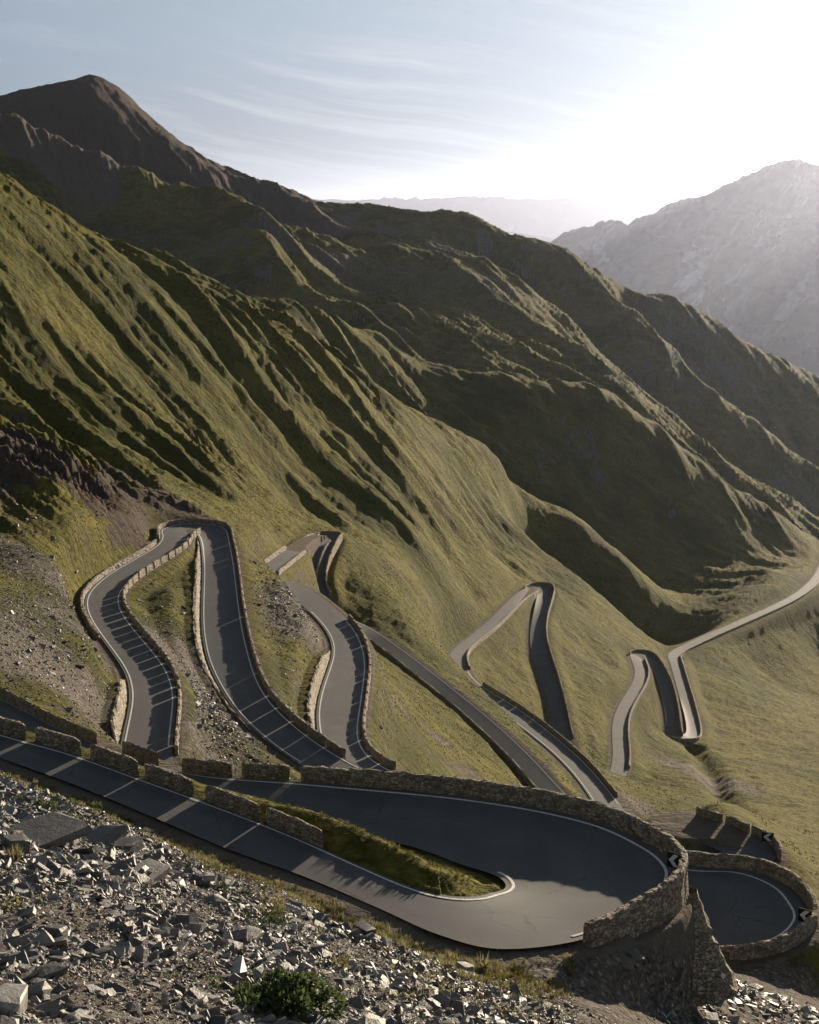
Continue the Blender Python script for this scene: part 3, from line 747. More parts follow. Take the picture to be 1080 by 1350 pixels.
long_wall('E', 'L', 13.4, 17.5, 'small stone wall left of the narrow upper hairpin', h=1.0, step=1.0, mat=PALEM)
long_wall('E', 'L', 17.6, 23, 'stone wall on the right of the narrow upper hairpin', h=1.0, step=1.0)
long_wall('E', 'R', 12.6, 16.6, 'pale stone wall holding up the left leg of the narrow upper hairpin', h=0.8, step=0.8, mat=PALEM, hi=4, reach=2.0)
long_wall('E', 'R', 18.6, 22.6, 'pale stone kerb wall on the inner side of the narrow upper hairpin', h=0.7, step=0.8, mat=PALEM)
long_wall('E', 'R', 25, 32.5, 'thin stone wall on the right of the straight road down the centre', h=1.0, step=1.2)
block_wall('G', 'L', 1.2, 5.2, 'stone block of the parapet above the straight notched road in the centre', 'parapet of the straight central road', h=1.0, step=1.0, blk=3.9, gap=.5)
long_wall('G', 'L', 6.2, 12.6, 'stone wall along the sunlit road up to the notch', h=0.9, step=1.2, mat=PALEM)
long_wall('G', 'R', 12.4, 21.3, 'stone wall on the right of the shaded road below the notch', h=1.2, step=1.2)
long_wall('H', 'R', 1.0, 6.8, 'stone wall on the right of the small sunlit road', h=1.0, step=1.4)
long_wall('H', 'L', 7.5, 14.6, 'stone wall outside the small shaded hairpin on the right', h=1.3, step=1.4)
long_wall('H', 'R', 14.6, 20.5, 'pale wall round the last hairpin at the lower right', h=1.0, step=1.4, mat=PALEM)
long_wall('H', 'R', 20.6, 27, 'low wall along the straight road leaving at the right edge', h=0.8, step=2.0, mat=PALEM)
block_wall('D', 'L', 0.3, 4.4, 'stone block of the parapet round the half hidden hairpin', 'parapet of the half hidden hairpin', h=0.95, blk=2.6, gap=.4)

for (k, sd_, i0, i1, hh), t in zip(REVET, ['pale masonry bank on the left of the winding road near the front walls', 'pale masonry bank between the two left legs of the upper hairpin',
        'pale masonry bank on the inside of the middle bend']):
    revetment(k, sd_, i0, i1, t, h=hh)

# ------------------------------------------------------------------ painted edge lines (parts of their roads)
PAINT, nt, bs = nodes_of('road_paint'); q = N(nt); c_ = q.coord('Object')
nt.links.new(q.mix(q.ramp(q.noise(c_, 5, 4, .7), [(.48, 0), (.70, 1)]), (0.80, 0.80, 0.78), (0.42, 0.42, 0.41)), bs.inputs['Base Color'])
def edge_line(road, side, i0, i1, inset=0.32, w=0.17):
    L, R = ROADPTS[road]; E, O = (L, R) if side == 'L' else (R, L)
    a, b = int(i0 * 20), int(i1 * 20)
    P = part_of(E, i0, i1); Q = part_of(O, i0, i1)
    inn = Q - P; inn[:, 2] = 0; inn /= np.linalg.norm(inn, axis=1)[:, None] + 1e-9
    A_ = P + inn * inset; B_ = P + inn * (inset + w)
    V = np.stack([A_, B_], 1); wd_ = np.linalg.norm((Q - P)[:, :2], axis=1)
    for j_, of_ in ((0, inset), (1, inset + w)):
        V[:, j_, 2] = roadsurf(road, V[:, j_, :2], (1 - 2 * of_ / wd_) * (1 if side == 'L' else -1)) + 0.05
    mesh_np('edge_line', V.reshape(-1, 3), gridfaces(len(P), 2), PAINT, parent=ROADOBJ[road])
edge_line('A', 'R', 0, 14.3); edge_line('A', 'L', 9, 24, 0.4)
edge_line('C', 'L', 1.5, 9.5, 0.9)
edge_line('B', 'R', 1, 23); edge_line('B', 'L', 1, 23.5)
edge_line('E', 'R', 0.8, 8); edge_line('E', 'L', 0.8, 8.5); edge_line('E', 'R', 25, 33, w=.16); edge_line('E', 'L', 25, 33, w=.16)
edge_line('G', 'L', 1, 6, w=.18); edge_line('G', 'R', 1, 6, w=.18)


# ------------------------------------------------------------------ loose rock
import bmesh
def rock_shape(rng, flat=0.4, n=13, long=1.3, box=0.75):
    """Angular broken slab: hull of points thrown on a flattened box."""
    p = rng.uniform(-1, 1, (n, 3)); p /= np.maximum(np.abs(p).max(1, keepdims=True), 1e-6) ** box
    if rng.random() < 0.6 or box > .9:
        cn = np.array([(a, b, c) for a in (-1, 1) for b in (-1, 1) for c in (-1, 1)], float) * rng.uniform(.62, 1.0, (8, 3)); p = np.vstack([p * .93, cn])
    p *= np.array([long, 0.85, flat]) * rng.uniform(0.8, 1.15, 3)
    bm = bmesh.new()
    vs = [bm.verts.new(q_) for q_ in p]
    r = bmesh.ops.convex_hull(bm, input=vs)
    bmesh.ops.delete(bm, geom=[v for v in bm.verts if not v.link_faces], context='VERTS')
    bmesh.ops.triangulate(bm, faces=bm.faces[:])
    bm.verts.index_update()
    V = np.array([v.co[:] for v in bm.verts]); Fc = np.array([[v.index for v in f.verts] for f in bm.faces])
    bm.free(); return V, Fc

def rock_material():
    m, nt, bs = nodes_of('broken_rock'); q = N(nt); co = q.coord('Object')
    t = q.attr('tone')
    c = q.ramp(t, [(0.0, (0.050, 0.046, 0.045)), (0.35, (0.095, 0.091, 0.088)), (0.65, (0.18, 0.172, 0.163)), (0.9, (0.42, 0.405, 0.38)), (1.0, (0.20, 0.125, 0.085))])
    n = q.noise(co, 2.2, 6, 0.65); n2 = q.noise(co, 11, 4, 0.7)
    c = q.mix(q.ramp(n, [(0.38, 0.55), (0.62, 0)]), c, (0.090, 0.086, 0.084))
    c = q.mix(q.ramp(n2, [(0.56, 0), (0.74, 0.5)]), c, (0.42, 0.40, 0.37))
    nt.links.new(c, bs.inputs['Base Color']); bs.inputs['Roughness'].default_value = 0.52; bs.inputs['Specular IOR Level'].default_value = 0.5
    nt.links.new(q.bump(q.math('ADD', n, q.math('MULTIPLY', n2, 0.35)), 0.55, 0.12), bs.inputs['Normal'])
    return m
ROCKM = rock_material()
PROTO = [rock_shape(RNG, RNG.uniform(0.15, 0.46), int(RNG.integers(9, 15)), RNG.uniform(1.0, 1.5)) for _ in range(40)]

def rotations(n, tilt):
    yaw = RNG.uniform(0, 2 * np.pi, n); tx = RNG.normal(0, tilt, n); ty = RNG.normal(0, tilt, n)
    cy, sy, cx, sx, cz, sz = np.cos(ty), np.sin(ty), np.cos(tx), np.sin(tx), np.cos(yaw), np.sin(yaw)
    R = np.zeros((n, 3, 3))
    R[:, 0, 0] = cy * cz; R[:, 0, 1] = sx * sy * cz - cx * sz; R[:, 0, 2] = cx * sy * cz + sx * sz
    R[:, 1, 0] = cy * sz; R[:, 1, 1] = sx * sy * sz + cx * cz; R[:, 1, 2] = cx * sy * sz - sx * cz
    R[:, 2, 0] = -sy; R[:, 2, 1] = sx * cy; R[:, 2, 2] = cx * cy
    return R

def scatter(name, protos, x, y, size, mat, label, cat, tilt=0.35, sink=0.25, tone=None, kind='stuff', zoff=None):
    z = ground_z(x, y); R = rotations(len(x), tilt)
    Vs, Fs, T, base = [], [], [], 0
    which = RNG.integers(0, len(protos), len(x))
    for k, (V, Fc) in enumerate(protos):
        id_ = np.flatnonzero(which == k)
        if not len(id_): continue
        W = np.einsum('nij,vj->nvi', R[id_], V) * size[id_, None, None]
        W[..., 0] += x[id_, None]; W[..., 1] += y[id_, None]; W[..., 2] += (z[id_] + size[id_] * sink)[:, None]
        Vs.append(W.reshape(-1, 3)); Fs.append((Fc[None] + (np.arange(len(id_)) * len(V))[:, None, None] + base).reshape(-1, Fc.shape[1]))
        T.append(np.repeat(tone[id_] if tone is not None else np.full(len(id_), .5), len(V))); base += len(id_) * len(V)
    o = mesh_np(name, np.vstack(Vs), np.vstack(Fs), mat, attrs={'tone': np.concatenate(T)})
    return tag(o, label, cat, kind=kind)

NEAR_EDGE = np.array([(p[0] / p[1], p[1]) for p in ROADPTS['A'][0][:9 * 20]])
NEAR_EDGE = NEAR_EDGE[np.argsort(NEAR_EDGE[:, 0])]
def slope_samples(n, a0, a1, d0, d1, margin):
    """Random spots on the near scree, this side of the road."""
    a = RNG.uniform(a0, a1, n); D = np.sqrt(RNG.uniform(d0 ** 2, d1 ** 2, n))
    lim = np.interp(a, NEAR_EDGE[:, 0], NEAR_EDGE[:, 1], right=0)
    lim = np.where(a > NEAR_EDGE[-1, 0], 64 + (a - NEAR_EDGE[-1, 0]) * 0, lim)
    ok = D < lim - margin
    return a[ok] * D[ok], D[ok]
def tones(n):
    t = np.clip(RNG.normal(0.55, 0.27, n), 0, 0.9); return np.where(RNG.random(n) < 0.05, 1.0, t)

x, y = slope_samples(104000, -0.36, 0.19, 29, 86, 4.2)
lump = fbm(x / 5, y / 5, 3)
keep = RNG.random(len(x)) < np.clip(0.85 + 0.8 * lump, 0.35, 1)
x, y, lump = x[keep], y[keep], lump[keep]
lim = np.interp(x / y, NEAR_EDGE[:, 0], NEAR_EDGE[:, 1], right=64)
sz = (0.05 + 0.042 * RNG.pareto(2.4, len(x))).clip(0.05, 0.25) * np.clip(1.0 + 0.9 * lump, 0.55, 1.7) * sstep(2.5, 9, lim - y).clip(0.45, 1)
scatter('rubble', PROTO, x, y, sz, ROCKM, 'broken grey rubble covering the foreground slope below the road', 'rubble', tilt=0.45, tone=tones(len(x)))
x, y = slope_samples(52000, -0.36, 0.19, 29, 86, 2.6)
scatter('gravel', PROTO[:12], x, y, (0.028 + 0.025 * RNG.pareto(2.6, len(x))).clip(0.028, 0.1), ROCKM, 'fine gravel between the rocks of the foreground slope', 'gravel', tilt=0.5, tone=tones(len(x)))
# fine scree on the far banks
def blobs(n, lst, d):
    xs, ys = [], []
    for (u, v, D, rx, ry) in lst:
        c = at(u, v, D); xs.append(RNG.normal(c[0], rx, n)); ys.append(RNG.normal(c[1], ry, n))
    x, y = np.concatenate(xs), np.concatenate(ys)
    _, r = road_field(x, y)[1], road_field(x, y)[0]
    ok = (r > d) & (y > 96); return x[ok], y[ok]
x, y = blobs(3600, [(70, 850, 155, 16, 28), (60, 860, 150, 14, 20), (90, 760, 190, 16, 24), (385, 815, 240, 5, 14), (60, 720, 212, 18, 22), (290, 940, 172, 3, 8)], 2.2)
scatter('scree', PROTO[:16], x, y, (0.07 + 0.05 * RNG.pareto(2.8, len(x))).clip(0.07, 0.4), ROCKM, 'grey stones strewn over the banks between the middle roads', 'scree', tone=tones(len(x)) * .9 + .1)
x = np.concatenate([RNG.normal(at(1010, 1310, 80)[0], 4, 900), RNG.normal(at(900, 1320, 72)[0], 4, 500)]); y = np.concatenate([RNG.normal(80, 2.2, 900), RNG.normal(71, 2.0, 500)])
ok = (road_field(x, y)[0] > 1.6) & (x > 9); x, y = x[ok], y[ok]
scatter('rubble', PROTO, x, y, (0.06 + 0.07 * RNG.pareto(2.4, len(x))).clip(0.06, 0.36), ROCKM, 'broken rock below the curved walls at the lower right', 'rubble', tone=tones(len(x)))

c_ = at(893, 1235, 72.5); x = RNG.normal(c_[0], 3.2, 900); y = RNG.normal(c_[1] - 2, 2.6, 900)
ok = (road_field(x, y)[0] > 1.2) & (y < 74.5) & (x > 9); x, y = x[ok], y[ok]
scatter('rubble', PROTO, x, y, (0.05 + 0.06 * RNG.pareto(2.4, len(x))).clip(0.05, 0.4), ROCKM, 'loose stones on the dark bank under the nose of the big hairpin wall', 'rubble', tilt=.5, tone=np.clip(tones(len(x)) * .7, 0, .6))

# three hundred larger slabs and blocks, each its own object
def big_rock(x, y, size, V, Fc, tone, tilt, label, sink=0.12, group='larger rocks lying on the scree'):
    R = rotations(1, tilt)[0]
    W = (V @ R.T) * size
    o = mesh_np('rock', W, Fc, ROCKM, attrs={'tone': np.full(len(V), tone)})
    o.location = (x, y, float(ground_z(np.array([x]), np.array([y]))[0]) + size * sink)
    return tag(o, label, 'rock', group)
TN = [(0.22, 'dark'), (0.55, 'brownish grey'), (0.78, 'pale grey'), (0.95, 'very pale'), (1.01, 'rusty')]
xb, yb = slope_samples(1500, -0.33, 0.16, 31, 80, 6.0)
pick = np.flatnonzero(fbm(xb / 9, yb / 9, 2) > -0.35)[:288]
for i_ in pick:
    sz_ = 0.19 + 0.06 * RNG.pareto(2.4); sz_ = min(sz_, 0.46)
    flat = RNG.uniform(0.14, 0.52)
    V, Fc = rock_shape(RNG, flat, int(RNG.integers(10, 18)), RNG.uniform(1.0, 1.6))
    t_ = float(tones(1)[0]); tn = next(n_ for lim_, n_ in TN if t_ <= lim_)
    D_ = yb[i_]; edge_ = float(np.interp(xb[i_] / D_, NEAR_EDGE[:, 0], NEAR_EDGE[:, 1], right=64)) - D_
    where = 'high on the scree' if edge_ < 14 else ('midway down the scree' if D_ > 46 else 'low on the scree')
    side = 'left of the leafy shrub' if xb[i_] / D_ < -0.09 else ('right of the leafy shrub' if xb[i_] / D_ > -0.03 else 'in line with the leafy shrub')
    shape = 'thin flat slab' if flat < 0.27 else ('angular stone' if flat < 0.40 else 'chunky block')
    szw = 'large' if sz_ > 0.27 else 'small'
    big_rock(xb[i_], D_, sz_, V, Fc, t_, 0.30, f'{szw} {tn} {shape} {where} {side}')
for (u, v, D, sz_, flat, lo, t_, lab_) in [
        (52, 1100, 60.5, 1.75, 0.16, 1.4, 0.50, 'biggest flat brown slab at the left, just under the roadside weeds'),
        (22, 1128, 57.5, 0.8, 0.8, 0.9, 0.42, 'upright fluted rock under the biggest flat slab at the left edge'),
        (165, 1092, 66, 0.95, 0.5, 1.0, 0.16, 'dark rounded boulder below the road verge, right of the biggest slab'),
        (130, 1088, 65, 1.15, 0.3, 1.5, 0.25, 'dark sloping slab behind the biggest flat slab'),
        (85, 1085, 64, 0.9, 0.2, 1.8, 0.85, 'long thin pale splinter of rock leaning beside the biggest slab'),
        (195, 1130, 61, 0.95, 0.4, 1.3, 0.62, 'broad grey slab right of the biggest flat slab'),
        (75, 1248, 44, 0.62, 0.7, 0.9, 0.10, 'dark blue pointed block above the white boulder at the left'),
        (12, 1258, 43, 0.5, 0.7, 1.0, 0.88, 'smooth pale round boulder at the left edge'),
        (12, 1335, 34.5, 0.75, 0.7, 1.1, 0.93, 'bright white boulder in the bottom left corner'),
        (480, 1208, 64, 0.62, 0.6, 1.2, 0.10, 'dark block on the upper rim of the scree above the shrub'),
        (330, 1248, 53, 0.6, 0.35, 1.4, 0.86, 'large pale slab up and left of the leafy shrub'),
        (612, 1252, 64, 0.5, 0.5, 1.2, 0.9, 'white stone beside the tuft of dry grass at the road edge')]:
    V, Fc = rock_shape(RNG, flat, 34, lo, 0.95)
    c_ = at(u, v, D); big_rock(c_[0], c_[1], sz_ * .72, V, Fc, t_ * .9, 0.16, lab_, sink=0.25, group=None)

# rock outcrops
def outcrop(u, v, D, parts, spread, h, label, z0=None, tone=0.2):
    c = at(u, v, D); Vs, Fs, b = [], [], 0; T = []
    for k in range(parts):
        V, Fc = rock_shape(RNG, RNG.uniform(.6, 1.3), 16, RNG.uniform(.8, 1.3)); V = V @ rotations(1, .4)[0].T
        f = k / max(1, parts - 1)
        V = V * h * RNG.uniform(.35, .75) + np.array([(f - .5) * spread[0] + RNG.normal(0, .3), RNG.normal(0, spread[1]), (f - .5) * spread[2] + RNG.uniform(-.3, .35) * h])
        Vs.append(V); Fs.append(Fc + b); b += len(V); T.append(np.full(len(V), np.clip(tone + RNG.normal(0, .1), 0, .9)))
    o = mesh_np('rock_outcrop', np.vstack(Vs), np.vstack(Fs), ROCKM, attrs={'tone': np.concatenate(T)}); o.location = c
    return tag(o, label, 'rock')
outcrop(345, 690, 380, 30, (6, 2, -5), 1.7, 'small crag beside the narrow upper hairpin', tone=0.3)
outcrop(240, 678, 296, 22, (7, 1, -.6), 0.9, 'low dark rocks behind the top of the upper left hairpin', tone=0.25)

# buttress under the nose of the near hairpin wall
p0 = np.array(at(901, 1172, 75.3)); top = p0.copy(); base = np.array(at(917, 1302, 73.6))
rings, segs = 16, 22; V = []
for i_ in range(rings):
    f = i_ / (rings - 1); c_ = top * (1 - f) + base * f; r_ = 0.75 + 1.45 * f ** 1.2
    for k in range(segs):
        a_ = 2 * math.pi * k / segs
        rr = r_ * (1 + 0.055 * RNG.normal())
        V.append((c_[0] + rr * math.cos(a_), c_[1] + rr * math.sin(a_) * 0.9, c_[2] + RNG.normal(0, .06)))
V = np.array(V); Fq = []
for i_ in range(rings - 1):
    for k in range(segs):
        Fq.append((i_ * segs + k, (i_ + 1) * segs + k, (i_ + 1) * segs + (k + 1) % segs, i_ * segs + (k + 1) % segs))
o = mesh_np('stone_buttress', V - base, Fq, WALLM); o.location = base
tag(o, 'rough stone buttress below the sharp end of the big hairpin wall', 'buttress')

# ------------------------------------------------------------------ chevron boards
def plain(name, colr, rough=0.5):
    m, nt, bs = nodes_of(name); q = N(nt); n = q.noise(q.coord(), 12, 4)
    nt.links.new(q.mix(q.ramp(n, [(.4, 0), (.7, 1)]), colr, tuple(c_ * .78 for c_ in colr)), bs.inputs['Base Color']); bs.inputs['Roughness'].default_value = rough
    return m
BLACK, WHITE, STEEL = plain('black_sign_paint', (0.018, 0.018, 0.02)), plain('white_sign_paint', (0.78, 0.78, 0.75)), plain('galvanised_post', (0.30, 0.31, 0.32), .4)
def box_mesh(name, cx, cy, cz, sx, sy, sz, mat, parent):
    bm = bmesh.new(); bmesh.ops.create_cube(bm, size=1.0, matrix=Matrix.Translation((cx, cy, cz)) @ Matrix.Diagonal((sx, sy, sz, 1)))
    bmesh.ops.bevel(bm, geom=bm.edges[:], offset=min(sx, sy, sz) * .2, segments=2, affect='EDGES')
    me = bpy.data.meshes.new(name); bm.to_mesh(me); bm.free(); me.materials.append(mat)
    o = bpy.data.objects.new(name, me); COL.objects.link(o); o.parent = parent; return o
def chevron(pos, rz_, label, w=0.95, h=0.95, lift=0.35):
    r = bpy.data.objects.new('chevron_sign', None); COL.objects.link(r); r.location = pos; r.rotation_euler = (0, 0, rz_)
    tag(r, label, 'road sign')
    box_mesh('board', 0, 0, lift + h / 2, w, 0.04, h, BLACK, r)
    for sx in (-.3, .3): box_mesh('post', sx * w, 0.055, (lift + h) / 2 - 0.1, 0.06, 0.06, lift + h + 0.1, STEEL, r)
    pts = [(.36, .40), (.02, .40), (-.38, 0), (.02, -.40), (.36, -.40), (-.02, 0)]
    bm = bmesh.new(); f1 = [bm.verts.new((x_ * w, -0.034, lift + h / 2 + z_ * h)) for x_, z_ in pts]; bm.faces.new(f1[:3] + [f1[5]]); bm.faces.new([f1[5], f1[2], f1[3], f1[4]])
    rr = bmesh.ops.extrude_face_region(bm, geom=bm.faces[:]); bmesh.ops.translate(bm, verts=[v for v in rr['geom'] if isinstance(v, bmesh.types.BMVert)], vec=(0, .012, 0))
    bmesh.ops.recalc_face_normals(bm, faces=bm.faces[:])
    me = bpy.data.meshes.new('arrow'); bm.to_mesh(me); bm.free(); me.materials.append(WHITE)
    o = bpy.data.objects.new('arrow', me); COL.objects.link(o); o.parent = r
EA, _ = offset_line('A', 'L', -0.12); p_ = EA[int(12.25 * 20)]
chevron(tuple(p_), math.radians(-38), 'black board with white arrow inside the nose of the big hairpin wall', w=.78, h=.85)
EC, _ = offset_line('C', 'L', -0.1); p_ = EC[int(6.3 * 20)]
chevron(tuple(p_), math.radians(-35), 'black board with white arrow inside the lower hairpin wall at the right edge')
ED, _ = offset_line('D', 'L', -0.1); p_ = ED[int(3.4 * 20)]
chevron(tuple(p_), math.radians(-15), 'black board with white arrow at the half hidden hairpin beyond', w=1.15, h=1.0)

# ------------------------------------------------------------------ plants
def leaf_material(name, dark, light):
    m, nt, bs = nodes_of(name); q = N(nt); n = q.noise(q.coord(), 3.5, 4, .6); t = q.attr('tone')
    c = q.mix(q.ramp(n, [(.35, 0), (.65, 1)]), dark, light); c = q.mix(q.math('MULTIPLY', t, 0.6), c, tuple(x * 1.6 for x in light))
    nt.links.new(c, bs.inputs['Base Color']); bs.inputs['Roughness'].default_value = 0.6
    tr = nt.nodes.new('ShaderNodeBsdfTranslucent'); nt.links.new(c, tr.inputs[0])
    mx = nt.nodes.new('ShaderNodeMixShader'); mx.inputs[0].default_value = 0.45
    nt.links.new(bs.outputs[0], mx.inputs[1]); nt.links.new(tr.outputs[0], mx.inputs[2]); nt.links.new(mx.outputs[0], nt.nodes['Material Output'].inputs['Surface'])
    return m
GREEN = leaf_material('shrub_leaf', (0.040, 0.062, 0.020), (0.085, 0.115, 0.042))
DRY = leaf_material('dry_grass', (0.13, 0.12, 0.050), (0.26, 0.235, 0.12))
TURF = leaf_material('green_grass', (0.048, 0.052, 0.012), (0.125, 0.112, 0.030))
STEMM = plain('woody_stem', (0.09, 0.065, 0.045), .8)

def tuft(nb, h, spread):
    V, Fc = [], []
    for k in range(nb):
        a_ = RNG.uniform(0, 2 * math.pi); r_ = RNG.uniform(0, spread); hh = h * RNG.uniform(.55, 1.1); ln = RNG.uniform(.15, .75) * hh
        w = 0.045 * h * RNG.uniform(.7, 1.4); bx, by = r_ * math.cos(a_), r_ * math.sin(a_); px, py = -math.sin(a_) * w, math.cos(a_) * w
        dx, dy = math.cos(a_), math.sin(a_); b = len(V)
        V += [(bx - px, by - py, -.05), (bx + px, by + py, -.05), (bx + dx * ln * .35 + px * .8, by + dy * ln * .35 + py * .8, hh * .6), (bx + dx * ln * .35 - px * .8, by + dy * ln * .35 - py * .8, hh * .6), (bx + dx * ln, by + dy * ln, hh)]
        Fc += [(b, b + 1, b + 2), (b, b + 2, b + 3), (b + 3, b + 2, b + 4)]
    return np.array(V), np.array(Fc)
TUFTS = [tuft(14, 1.0, .42) for _ in range(10)]
ip = np.array(ISLAND); x = RNG.uniform(ip[:, 0].min(), ip[:, 0].max(), 26000); y = RNG.uniform(ip[:, 1].min(), ip[:, 1].max(), 26000)
ins = np.zeros(len(x), bool)
for q_ in range(len(ip)):
    (x1, y1), (x2, y2) = ip[q_ - 1][:2], ip[q_][:2]
    ins ^= ((y1 > y) != (y2 > y)) & (x < (x2 - x1) * (y - y1) / (y2 - y1 + 1e-12) + x1)
rr_ = road_field(x, y)[0]
ins &= (rr_ > 0.75); x, y = x[ins][:9000], y[ins][:9000]
scatter('grass', TUFTS, x, y, RNG.uniform(.10, .24, len(x)) * np.clip(1 + .5 * fbm(x / 1.2, y / 1.2, 2), .5, 1.6) * (0.3 + 0.7 * sstep(.8, 2, road_field(x, y)[0]) * sstep(-12, -4, x)), TURF, 'rough olive turf on the island between the two near lanes', 'grass', tilt=.12, sink=0, tone=RNG.random(len(x)) ** 2)
# verge between scree and road
t_ = RNG.uniform(0, 1, 5200) * (9 * 20 - 1); E = ROADPTS['A'][0]; e_ = E[t_.astype(int)]
off = RNG.gamma(2.0, 1.0, len(t_)) + 1.1
x, y = e_[:, 0] * (e_[:, 1] - off) / e_[:, 1], e_[:, 1] - off
ok = fbm(x / 2.2, y / 2.2, 3) > 0.02; x, y = x[ok], y[ok]
scatter('grass', TUFTS, x, y, RNG.uniform(.10, .32, len(x)), DRY, 'thin dry grass along the verge of the nearest lane', 'grass', tilt=.15, sink=0, tone=RNG.random(len(x)))
t_ = RNG.uniform(0, 1, 5200) * (9 * 20 - 1); e_ = E[t_.astype(int)]
off = RNG.gamma(2.4, 1.1, len(t_)) + 1.0
x, y = e_[:, 0] * (e_[:, 1] - off) / e_[:, 1], e_[:, 1] - off
ok = fbm(x / 3.1 + 9, y / 3.1, 3) > 0.05; x, y = x[ok], y[ok]
scatter('grass', TUFTS, x, y, RNG.uniform(.08, .24, len(x)), TURF, 'patchy green grass on the bank between the nearest lane and the rocks', 'grass', tilt=.15, sink=0, tone=RNG.random(len(x)))
# hummocky turf on the slopes between the roads
x = RNG.uniform(-60, 60, 60000); y = np.sqrt(RNG.uniform(100 ** 2, 420 ** 2, 60000))
ok = (road_field(x, y)[0] > 1.6) & (np.abs(x / y) < 0.33) & (fbm(x / 7, y / 7, 3) > -0.02); x, y = x[ok][:15000], y[ok][:15000]
scatter('grass', TUFTS, x, y, RNG.uniform(.12, .34, len(x)), TURF, 'tussocky alpine grass on the slopes between the winding roads', 'grass', tilt=.15, sink=0, tone=RNG.random(len(x)) ** 2 * .6)

def leaf_cloud(n, clumps, leaf):
    V, Fc, T = [], [], []
    for k in range(n):
        c_, r_ = clumps[RNG.integers(len(clumps))]
        d = RNG.normal(0, 1, 3); d /= np.linalg.norm(d); p = np.array(c_) + d * np.array(r_) * RNG.uniform(.45, 1.0) ** .6
        if p[2] < 0.02: continue
        ax = d + RNG.normal(0, .7, 3) + np.array([0, 0, .5]); ax /= np.linalg.norm(ax); sd_ = np.cross(ax, RNG.normal(0, 1, 3)); sd_ /= np.linalg.norm(sd_)
        l_ = leaf * RNG.uniform(.6, 1.3); w = l_ * .26; b = len(V)
        V += [p, p + ax * l_ * .45 + sd_ * w, p + ax * l_, p + ax * l_ * .45 - sd_ * w]; Fc.append((b, b + 1, b + 2, b + 3)); T += [RNG.random() ** 2] * 4
    return np.array(V), Fc, T
def tube_mesh(name, paths, r, mat, parent):
    V, Fc = [], []
    for P in paths:
        P = np.array(P, float)
        for i_, p in enumerate(P):
            rr = r * (1 - .75 * i_ / (len(P) - 1)); V += [(p[0] + rr * math.cos(k * math.pi / 3), p[1] + rr * math.sin(k * math.pi / 3), p[2]) for k in range(6)]
        b = len(V) - 6 * len(P)
        for i_ in range(len(P) - 1):
            for k in range(6): Fc.append((b + i_ * 6 + k, b + i_ * 6 + (k + 1) % 6, b + (i_ + 1) * 6 + (k + 1) % 6, b + (i_ + 1) * 6 + k))
    o = mesh_np(name, V, Fc, mat, parent=parent); return o
def plant(name, pos, clumps, n, leaf, mat, label, cat, stem_r=.02):
    r = bpy.data.objects.new(name, None); COL.objects.link(r); x_, y_ = pos
    r.location = (x_, y_, float(ground_z(np.array([x_]), np.array([y_]))[0]) - .03); tag(r, label, cat)
    V, Fc, T = leaf_cloud(n, clumps, leaf); mesh_np('leaves', V, Fc, mat, parent=r, attrs={'tone': T})
    tube_mesh('stem', [[(c_[0] * .15, c_[1] * .15, -.1), (c_[0] * .55, c_[1] * .5, c_[2] * .55), (c_[0], c_[1], c_[2] + r_[2] * .5)] for c_, r_ in clumps], stem_r, STEMM, r)
    return r
def xy(u, v, D): return at(u, v, D)[:2]
cl_ = [((RNG.normal(0, 1.0), RNG.normal(0, .6), RNG.uniform(.25, 1.15)), (RNG.uniform(.4, .7), RNG.uniform(.35, .6), RNG.uniform(.3, .55))) for _ in range(16)] + [((-1.35, -.2, .3), (.5, .5, .35)), ((1.3, 0, .55), (.45, .45, .5)), ((.1, 0, 1.2), (.4, .4, .35))]
cl_ = [(tuple(np.array(a) * .86), tuple(np.array(b) * .86)) for a, b in cl_]
plant('shrub', xy(388, 1352, 41.5), cl_, 4300, .19, GREEN, 'dense dark green leafy shrub among the rocks at the bottom centre', 'shrub', .03)
for (u, v, D, n, h, lab_) in [(362, 1205, 60, 420, 1.0, 'tall pale thistle weeds growing out of the scree above the shrub'), (345, 1230, 57, 260, .55, 'low green weed below the tall thistles'),
        (60, 1062, 70, 700, .55, 'patch of bright green weeds by the verge above the biggest slab'), (95, 1075, 67, 420, .4, 'smaller green weed patch right of the bright weeds at the left verge'),
        (440, 1262, 52, 240, .4, 'small straggly weed up and right of the leafy shrub'), (255, 1300, 42, 160, .3, 'tiny green weed in the stones left of the leafy shrub'),
        (505, 1300, 50, 170, .3, 'little dry weed in the stones right of the leafy shrub'), (560, 1262, 58, 260, .45, 'yellowish weed at the top of the scree near the bend'), (20, 1215, 47, 150, .3, 'small dry weed by the left edge in the middle of the scree'),
        (660, 1310, 56, 200, .35, 'dry weed low on the scree towards the right'), (315, 1150, 66, 220, .35, 'green weed on the verge beside the fifth parapet gap')]:
    cl_ = [((RNG.normal(0, .35 + .5 * (h < .8)), RNG.normal(0, .3), h * RNG.uniform(.3, 1.0)), (.22, .22, .25 * h + .05)) for _ in range(9)]
    plant('weed', xy(u, v, D), cl_, n, .15, GREEN if 'green' in lab_ else DRY, lab_, 'plant', .012)
for (u, v, D, h, lab_) in [(637, 1256, 63.5, .75, 'big tuft of dry yellow grass at the outer edge of the near bend'), (592, 1240, 65, .5, 'smaller dry grass tuft left of the big one at the near bend'), (18, 1128, 56, .5, 'dry grass tuft by the left edge beside the fluted rock')]:
    V, Fc = tuft(90, h, .38); x_, y_ = xy(u, v, D)
    o = mesh_np('grass_tuft', V, Fc, DRY, attrs={'tone': RNG.random(len(V))}); o.location = (x_, y_, float(ground_z(np.array([x_]), np.array([y_]))[0])); tag(o, lab_, 'grass')

